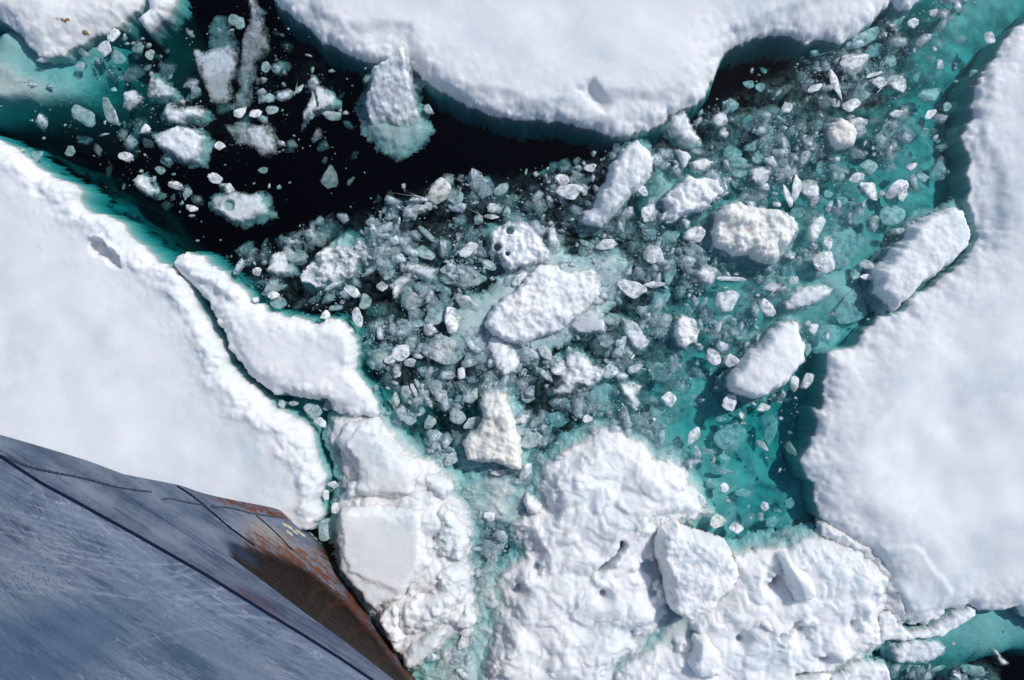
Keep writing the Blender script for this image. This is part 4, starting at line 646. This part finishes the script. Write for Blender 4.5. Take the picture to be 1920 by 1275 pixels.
# base shapes of a chip
def chip_shapes():
    out = []
    for s in range(10):
        r = random.Random(s + 900); bm = bmesh.new()
        for i in range(13):
            v = Vector((r.gauss(0, 1), r.gauss(0, 1), r.gauss(0, 1))).normalized(); bm.verts.new((v.x, v.y * r.uniform(.7, 1), v.z * .6))
        bmesh.ops.convex_hull(bm, input=bm.verts); bmesh.ops.delete(bm, geom=[v for v in bm.verts if not v.link_faces], context='VERTS')
        bmesh.ops.triangulate(bm, faces=bm.faces[:]); bm.verts.index_update()
        out.append((np.array([v.co[:] for v in bm.verts]), np.array([[v.index for v in f.verts] for f in bm.faces]))); bm.free()
    return out
SH = chip_shapes()
def scatter(name, N, smin, smax, power, zlo, zhi, alo, ahi, label, seed, rest=()):
    rs = np.random.RandomState(seed); V = []; F = []; C = []; base = 0; got = 0
    PX = rs.uniform(-60, 1990, N * 14); PY = rs.uniform(-60, 1340, N * 14); den = density(PX, PY)
    clump = np.clip(0.42 + 1.5 * fbm(PX / 75, PY / 75, 77, 3), 0.04, 1)
    ok = rs.rand(len(PX)) < den * clump
    PX, PY, den = PX[ok][:N], PY[ok][:N], den[ok][:N]
    for px, py, dn in zip(PX, PY, den):
        s = smin * (1 + (smax / smin - 1) * rs.rand() ** power); z = rs.uniform(zlo, zhi); a = rs.rand() * 6.283
        v, f = SH[rs.randint(len(SH))]
        ca, sa = math.cos(a), math.sin(a); el = rs.uniform(.5, 1)
        tx = rs.uniform(-.4, .4)
        q = v * (s, s * el, s * .7); q = np.stack([q[:, 0] * ca - q[:, 1] * sa, q[:, 0] * sa + q[:, 1] * ca, q[:, 2] + tx * q[:, 0]], 1)
        x, y = W(px, py, z); q = q + (x, y, z)
        V.append(q); F.append(f + base); base += len(v)
        b = rs.uniform(.75, 1.0); al = alo + (ahi - alo) * rs.rand() ** (1.35 if smin > .02 else 1.5)
        C.append(np.tile((b * .80, b * .92, b * 1.0, al), (len(v), 1)))
    for px, py, w_, h_, a_, b_ in rest:
        v, f = SH[rs.randint(len(SH))]; q = v * (w_ / 180, h_ / 180, (w_ + h_) / 400); a = math.radians(a_); ca, sa = math.cos(a), math.sin(a); x, y = W(px, py)
        q = np.stack([q[:, 0] * ca - q[:, 1] * sa + x, q[:, 0] * sa + q[:, 1] * ca + y, q[:, 2] - .03 - .15 * (1 - b_)], 1); V.append(q); F.append(f + base); base += len(v)
        C.append(np.tile((.86, .89, .92, min(1, .3 + b_ * .7)), (len(v), 1)))
    o = link_mesh(name, np.concatenate(V), np.concatenate(F), CHIP, None, smin > .02, {"tint": np.concatenate(C)})
    tag(o, label, "brash ice", kind="stuff"); return o
scatter("brash_ice", 2700, .03, .22, 2.3, -.14, -.005, .15, .9, "mass of small broken lumps packed between the larger pieces", 1, RESTL)
scatter("ice_crumbs", 15000, .006, .030, 2.0, -.10, .005, .15, .75, "fine crumbs of ice sprinkled over the water between the lumps", 2)
scatter("sunken_brash", 1100, .08, .28, 1.5, -.32, -.1, .05, .3, "dim drowned lumps drifting below the surface brash", 4)
def slush(zc, seed, k):
    def z(X, Y, d): return zc + 0.05 * fbm(X * 1.2, Y * 1.2, seed, 4)
    return field("slush", [(-50, -50), (1970, -50), (1970, 1330), (-50, 1330)], 0.09, z, 0, SLUSH, (0, 1), seed,
                 extra=lambda X, Y, d, Z: {"dens": ((k * (.35 + .65 * sstep(950, 1250, px_of(X, Y)[0]))) if zc > -.2 else k * (.15 + .85 * sstep(1000, 1350, px_of(X, Y)[0]))) * np.clip(density(*px_of(X, Y)) * 1.1 - .1, 0, 1)})
tag(slush(-.10, 81, 1.0), "grey film of slush filling the gaps in the brash", "slush", kind="stuff")
tag(slush(-.32, 85, .7), "murky sunken slush suspended beneath the brash", "slush", kind="stuff")

# ------------------------------------------------------------------ the ship's bow
def mk_hull():
    t = NT("hull_paint"); a = t.attr("tint"); h = t.noise(40, 5, 0.7); g = t.noise(6, 5, 0.6)
    col = t.mix(t.mapr(h, 0.35, 0.7, 0.0, 0.35), a.outputs["Color"], t.mix(1.0, a.outputs["Color"], (.72, .76, .82), 'MULTIPLY'))
    t.l(t.pbsdf(col, t.mapr(g, .3, .7, .6, .85), t.bump(h, .35, .01, t.bump(g, .2, .05)), .12), t.out.inputs[0]); return t.m
HULL = mk_hull()
def crv(pts, n):
    P = np.array(pts, float); s = np.concatenate([[0], np.cumsum(np.hypot(np.diff(P[:, 0]), np.diff(P[:, 1])))]); s /= s[-1]
    u = np.linspace(0, 1, n); q = np.stack([np.interp(u, s, P[:, k]) for k in range(3)], 1)
    ker = np.ones(9) / 9
    for _ in range(2):
        for k in range(3):
            pad = np.concatenate([2 * q[0, k] - q[4:0:-1, k], q[:, k], 2 * q[-1, k] - q[-2:-6:-1, k]]); q[:, k] = np.convolve(pad, ker, 'valid')
    return q
def to3(Q): # photo point with a height -> metres
    k = (CAMZ - Q[..., 2]) / CAMZ / 100
    return np.stack([(Q[..., 0] - 960) * k, (637.5 - Q[..., 1]) * k, Q[..., 2]], -1)
ship = bpy.data.objects.new("ship", None); COL.objects.link(ship); ship.location = (-6.0, -6.0, 0)
tag(ship, "blue grey ship's bow streaked with rust pushing into the ice", "ship")
NU = 620
Wl = crv([(543, 962, -.3), (575, 992, -.3), (600, 1012, -.3), (640, 1075, -.3), (668, 1112, -.3), (705, 1165, -.3), (745, 1222, -.3), (785, 1280, -.3), (900, 1440, -.3)], NU)
L2 = crv([(232, 889, 4.6), (300, 935, 4.55), (420, 1035, 4.4), (500, 1095, 4.3), (570, 1148, 4.2), (640, 1198, 4.1), (735, 1272, 4.0), (860, 1370, 4.0)], NU)
K = crv([(-160, 775, 7.6), (0, 857, 7.3), (77, 907, 7.1), (133, 937, 7), (253, 1003, 6.8), (383, 1077, 6.6), (500, 1150, 6.4), (577, 1197, 6.3), (640, 1237, 6.2), (700, 1278, 6.1), (850, 1380, 6)], NU)
Bt = crv([(-300, 960, 9.6), (-180, 1280, 10), (150, 1560, 10.1), (500, 1680, 10), (860, 1740, 9.9)], NU)
S1 = crv([(543, 962, -.3), (515, 952, .6), (440, 938, 1.8), (380, 925, 2.8), (340, 910, 3.4), (232, 889, 4.6)], 90)     # stem silhouette, lower
S2 = crv([(232, 889, 4.6), (160, 862, 5.4), (80, 838, 6.2), (0, 815, 7), (-160, 775, 7.6)], 120)
def patch(c0, c1, edge, nv, belly=0.0):
    """surface from curve c0 (v=0) to c1 (v=1); at u=0 it follows the edge curve"""
    v = np.linspace(0, 1, nv)[:, None, None]; G = c0[None] * (1 - v) + c1[None] * v
    if edge is not None:
        e = np.stack([np.interp(np.linspace(0, 1, nv), np.linspace(0, 1, len(edge)), edge[:, k]) for k in range(3)], 1)
        straight = G[:, 0, :]; u = np.linspace(0, 1, c0.shape[0]); fall = np.clip(1 - u * 2.2, 0, 1)[None, :, None] ** 2
        G = G + (e - straight)[:, None, :] * fall
    G[..., 2] += belly * np.sin(np.pi * v[..., 0])
    return G
def blob(px, py, cx, cy, rx, ry, ang=0):
    c, s = math.cos(math.radians(ang)), math.sin(math.radians(ang)); dx, dy = px - cx, py - cy
    return np.exp(-(((dx * c - dy * s) / rx) ** 2 + ((dx * s + dy * c) / ry) ** 2))
def paint(G, kind):
    px, py = G[..., 0], G[..., 1]
    # grain runs along the hull
    an = math.radians(-32); ux = px * math.cos(an) - py * math.sin(an); uy = px * math.sin(an) + py * math.cos(an)
    st = fbm(ux / 160, uy / 9, 91, 5, .65); st2 = fbm(ux / 420, uy / 26, 93, 4, .6); cl = fbm(px / 110, py / 80, 95, 5, .6); fine = fbm(ux / 14, uy / 6, 97, 3, .6)
    c = np.empty(px.shape + (4,)); c[..., 3] = 1
    base = np.array((.105, .145, .22)); light = np.array((.26, .305, .385)); dark = np.array((.022, .035, .075))
    k = np.clip(.42 + .42 * st2 + .38 * cl + .16 * fine, 0, 1)[..., None]; col = base * (1 - k) + light * k
    k = np.clip((-(st + .5 * cl) - .4) * .8, 0, .5)[..., None]; col = col * (1 - k) + dark * k
    if kind == 'side':
        # fan of pale scratches
        q = np.abs(perlin(ux / 300 + .5 * cl, (uy + .0006 * (ux - 900) ** 2) / 10, 99)); k = (np.clip(1 - q * 14, 0, 1) * sstep(.0, .5, fbm(ux / 90, uy / 40, 98, 3) + .35) * .5)[..., None]; col = col * (1 - k) + np.array((.5, .56, .66)) * k
        rr_ = random.Random(8)
        for _ in range(34):
            y0 = rr_.uniform(930, 1100); x0 = rr_.uniform(-60, 120); L_ = rr_.uniform(120, 330); sl_ = .22 + .12 * rr_.random() - (y0 - 1000) * .0006; bend = rr_.uniform(-.0006, .0002)
            ln = [(x0 + u_ * L_, y0 + u_ * L_ * sl_ + bend * (u_ * L_) ** 2) for u_ in np.linspace(0, 1, 9)]
            k = (np.exp(-(ldist(px, py, ln) / rr_.uniform(.9, 2.0)) ** 2) * rr_.uniform(.12, .42) * sstep(-.5, .3, fine + .3))[..., None]; col = col * (1 - k) + np.array((.42, .47, .56)) * k
        for _ in range(14):
            x0 = rr_.uniform(150, 430); y0 = rr_.uniform(1060, 1230); L_ = rr_.uniform(50, 180); sl_ = -.15 + rr_.uniform(-.35, .3)
            ln = [(x0 + u_ * L_, y0 + u_ * L_ * sl_ + 8 * math.sin(u_ * 3 + x0)) for u_ in np.linspace(0, 1, 7)]
            k = (np.exp(-(ldist(px, py, ln) / rr_.uniform(1.2, 3.5)) ** 2) * rr_.uniform(.15, .4))[..., None]; col = col * (1 - k) + np.array((.36, .43, .54)) * k
        # blots of worn paint
        d1 = worley(px / 9, py / 6, 12)[0]; k = (sstep(.3, .12, d1) * np.clip(blob(px, py, 60, 1075, 110, 40, 20) * 1.2, 0, 1) * .8 * (perlin(px / 9., py / 9., 5) > .05))[..., None]; col = col * (1 - k) + dark * k
        k = (np.clip(blob(px, py, 70, 1215, 170, 75, 15) * 1.5 + .5 * cl, 0, .9) * .8)[..., None]; col = col * (1 - k) + np.array((.06, .12, .21)) * k
        k = (np.clip(blob(px, py, 340, 1225, 80, 20, -35) * (1 + st) , 0, .8))[..., None]; col = col * (1 - k) + np.array((.05, .10, .15)) * k
    if kind == 'mid':
        k = (np.clip(-st * 1.2 + .1, 0, .8) * sstep(250, 420, px) * .7)[..., None]; col = col * (1 - k) + np.array((.07, .08, .17)) * k
        k = (blob(px, py, 480, 1130, 60, 14, -35) * .5)[..., None]; col = col * (1 - k) + np.array((.12, .06, .08)) * k
    if kind == 'low':
        an2 = math.radians(-38); vx = px * math.cos(an2) - py * math.sin(an2); vy = px * math.sin(an2) + py * math.cos(an2)
        rn = .7 * fbm(vx / 50, vy / 4.5, 103, 5, .7) + .5 * fbm(vx / 16, vy / 9, 107, 4, .6)
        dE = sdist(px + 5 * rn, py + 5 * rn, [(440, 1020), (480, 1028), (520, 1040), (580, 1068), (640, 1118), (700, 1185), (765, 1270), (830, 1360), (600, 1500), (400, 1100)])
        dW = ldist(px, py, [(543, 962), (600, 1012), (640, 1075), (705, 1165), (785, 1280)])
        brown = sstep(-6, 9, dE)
        rust = np.clip(sstep(-42, -4, dE + 16 * rn) * (.45 + .8 * rn + .35) * sstep(430, 480, px) + blob(px, py, 480, 953, 75, 7, -15) * 2.2 * (.6 + rn) + blob(px, py, 610, 1030, 14, 32, 25) * (.8 + rn) + np.exp(-(dW / 3.5) ** 2) * (px > 590) * (.8 + rn), 0, .95)
        r1 = np.array((.19, .060, .018)); b1 = np.array((.008, .0035, .002))  # rust orange; the near-black brown has the panel's shade painted into it
        tan = np.clip(blob(px, py, 505, 1005, 70, 26, -30) * 1.2 + blob(px, py, 630, 1060, 60, 30, -45) + .3 * rn - .3, 0, .8)[..., None]
        col = col * (1 - tan) + np.array((.36, .33, .30)) * tan
        col = col * (1 - rust[..., None]) + r1 * (.7 + .5 * np.clip(rn, -.8, .8)[..., None]) * rust[..., None]
        edge = np.clip(sstep(14, 4, np.abs(py - (1.32 * (px - 545) + 962) - 8)) , 0, 1)[..., None] * .0
        shadow_arc = 0  # brown arcs outline round shadows painted onto the rusty plate
        for cx, cy, r in ((607, 1125, 26), (640, 1165, 40), (690, 1215, 46), (745, 1262, 44)):
            rr = np.hypot(px - cx, (py - cy) * 1.2); shadow_arc = np.maximum(shadow_arc, np.exp(-((rr - r) / 4) ** 2) * (py < cy + 6))
        col = col * (1 - brown[..., None]) + (b1 + np.array((.035, .012, .005)) * (shadow_arc * .7 + .35 * np.clip(rn + .4, 0, 1))[..., None]) * brown[..., None]
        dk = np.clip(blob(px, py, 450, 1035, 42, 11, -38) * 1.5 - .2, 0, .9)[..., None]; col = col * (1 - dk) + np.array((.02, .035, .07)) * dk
    c[..., :3] = col; return c
def sheet(name, G, kind, flip=False, label=None):
    nv, nu, _ = G.shape; V = to3(G).reshape(-1, 3) - np.array(ship.location); idx = np.arange(nv * nu).reshape(nv, nu)
    F = np.stack([idx[:-1, :-1].ravel(), idx[:-1, 1:].ravel(), idx[1:, 1:].ravel(), idx[1:, :-1].ravel()], 1)
    o = link_mesh(name, V, F, HULL, ship, True, {"tint": paint(G, kind).reshape(-1, 4)})
    if label: o["label"] = label
    return o
gl = patch(Wl, L2, S1, 240, 0.0); gm = patch(L2, K, S2, 160, 0.0); gs = patch(K, Bt, None, 460, .35)
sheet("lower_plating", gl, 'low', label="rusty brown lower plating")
sheet("middle_plating", gm, 'mid')
sheet("side_plating", gs, 'side', label="wide blue grey side with pale scratches")
# far side of the bow, falling away behind the stem
stem = np.concatenate([to3(S1), to3(S2)[1:]]); far = stem + np.array((-2.2, -1.6, 0)) * np.linspace(.9, 1.3, len(stem))[:, None]; far[:, 2] = stem[:, 2] - .2
FN = 12; V = np.concatenate([stem * (1 - s) + far * s for s in np.linspace(0, 1, FN)]) - np.array(ship.location); n_ = len(stem); idx = np.arange(FN * n_).reshape(FN, n_)
F = np.stack([idx[:-1, :-1].ravel(), idx[1:, :-1].ravel(), idx[1:, 1:].ravel(), idx[:-1, 1:].ravel()], 1)
link_mesh("far_side_plating", V, F, HULL, ship, True, {"tint": np.tile((.2, .27, .4, 1), (len(V), 1))})
def plain(name, col, rough=.5, spec=.4):
    t = NT(name); g = t.noise(25, 4, .6); t.l(t.pbsdf(t.mix(t.mapr(g, .3, .7, 0, .5), col, tuple(c * .6 for c in col)), rough, t.bump(g, .3, .01), spec), t.out.inputs[0]); return t.m
SEAM, LINE, MARK = plain("seam_metal", (.03, .045, .08)), plain("groove_dark", (.010, .014, .04), .9, .05), plain("mark_paint", (.75, .68, .45))
def tube(name, pts3, rad, mat, parent, jit=0, seed=0, ns=6):
    P = np.array(pts3); r_ = np.random.RandomState(seed); V = []; F = []; n = len(P)
    for i in range(n):
        tdir = P[min(i + 1, n - 1)] - P[max(i - 1, 0)]; tdir /= np.linalg.norm(tdir) + 1e-9
        a = np.cross(tdir, (0.3, 0.2, 1)); a /= np.linalg.norm(a); b = np.cross(tdir, a); rr = rad * (1 + jit * r_.uniform(-1, 1))
        for k in range(ns): V.append(P[i] + rr * (a * math.cos(2 * math.pi * k / ns) + b * math.sin(2 * math.pi * k / ns)))
    for i in range(n - 1):
        for k in range(ns): F.append((i * ns + k, i * ns + (k + 1) % ns, (i + 1) * ns + (k + 1) % ns, (i + 1) * ns + k))
    return link_mesh(name, np.array(V) - np.array(parent.location), F, mat, parent)
def on_surface(G, pts, n, lift=.0):
    """lay a line drawn in photo points onto a plating grid"""
    q = crv([(a, b, 0) for a, b in pts], n); out = []
    g2 = G.reshape(-1, 3)
    for a, b, _ in q:
        d = np.hypot(g2[:, 0] - a, g2[:, 1] - b); i = np.argsort(d)[:4]; w = 1 / (d[i] + .3); z = float((g2[i, 2] * w).sum() / w.sum()) + lift
        out.append((a, b, z))
    return to3(np.array(out))
tube("knuckle_strip", to3(K), .021, LINE, ship, .04, 1, 8)
tube("weld_bead", on_surface(gm, T('G', [(-200, -40), (0, 12), (100, 55), (200, 88), (320, 112), (430, 133), (520, 155), (640, 188), (760, 208), (850, 218)]), 150, .01), .014, SEAM, ship, .55, 2)
tube("weld_bead", on_surface(gl, T('G', [(910, 262), (935, 252), (970, 255), (1040, 275), (1150, 292)]), 50, .01), .012, SEAM, ship, .45, 3)
tube("weld_bead", on_surface(gl, T('G', [(1190, 300), (1290, 305), (1400, 335), (1500, 352), (1600, 362)]), 60, .01), .014, SEAM, ship, .4, 4)
tube("plate_seam", on_surface(gm, T('G', [(660, 205), (760, 268), (900, 360), (1040, 450), (1160, 535), (1240, 585), (1340, 650)]), 140, .004), .006, SEAM, ship, .5, 5)
tube("plate_seam", on_surface(gl, T('G', [(995, 185), (1060, 225), (1130, 280), (1200, 340), (1280, 410), (1360, 470), (1430, 520)]), 90, .01), .017, LINE, ship, .2, 6)
tube("plate_seam", on_surface(gl, T('G', [(1440, 350), (1500, 400), (1560, 455), (1640, 540)]), 60, .01), .012, LINE, ship, .2, 7)
# draught marks: small pale figures in two slanting rows
def digits(name, items, G):
    SEG = {'2': [(0, 1), (.55, 1), (.55, .5), (0, .5), (0, 0), (.55, 0)], '4': [(.4, 0), (.4, 1), (0, .35), (.6, .35)], '6': [(.5, 1), (0, 1), (0, 0), (.5, 0), (.5, .5), (0, .5)], '8': [(0, .5), (.5, .5), (.5, 1), (0, 1), (0, 0), (.5, 0), (.5, .5)], '0': [(0, 0), (.5, 0), (.5, 1), (0, 1), (0, 0)], '5': [(.5, 1), (0, 1), (0, .5), (.5, .5), (.5, 0), (0, 0)]}
    for ch, px, py, s in items:
        ang = math.radians(-58); pts = []
        for x, y in SEG[ch]:
            x *= s; y *= s; pts.append((px + x * math.cos(ang) + y * math.sin(ang), py - x * math.sin(ang) - y * math.cos(ang)))
        ln = []
        for (a, b), (c, d) in zip(pts[:-1], pts[1:]):
            for u in np.linspace(0, 1, 5): ln.append((a + (c - a) * u, b + (d - b) * u))
        q = []; g2 = G.reshape(-1, 3)
        for a, b in ln:
            i = np.argmin(np.hypot(g2[:, 0] - a, g2[:, 1] - b)); q.append((a, b, g2[i, 2] + .01))
        tube(name, to3(np.array(q)), .011, MARK, ship, 0, 1, 5)
digits("draught_mark", [('2', 538, 985, 10), ('8', 547, 990, 10), ('6', 546, 1000, 10), ('4', 556, 998, 10), ('2', 562, 997, 9), ('0', 570, 1003, 8), ('8', 586, 1002, 7), ('6', 594, 1010, 6), ('4', 602, 1018, 6)], gl)
# algae patches frozen into the stained floe
for (a, b, rx, ry, sd) in ((115, 33, .10, .035, 1), (143, 51, .06, .04, 2), (102, 30, .05, .02, 3)):
    zz = floe_z(45, 0.26, 0.6, 0.7, 0.08, 0.12); cx, cy = W(a, b, .4)
    P0 = np.array([W(*p) for p in TLF])
    def z2(X, Y, d, zz=zz):
        wx = X + .05 * fbm(X * 2, Y * 2, 95, 5, .72); wy = Y + .05 * fbm(X * 2, Y * 2, 115, 5, .72)
        return zz(X, Y, sdist(wx, wy, P0)) + .012
    pl = []
    for k in range(12):
        t_ = k / 12 * 6.283; kx = (CAMZ) / (CAMZ - 0); pl.append((cx * 100 + 960 + 100 * rx * math.cos(t_), 637.5 - (cy * 100 + 100 * ry * math.sin(t_))))
    p = field("algae_patch", pl, .012, z2, 0.0, algae.m, (.03, 8), sd, parent=tl); p["label"] = "brown algae stain in the snow"
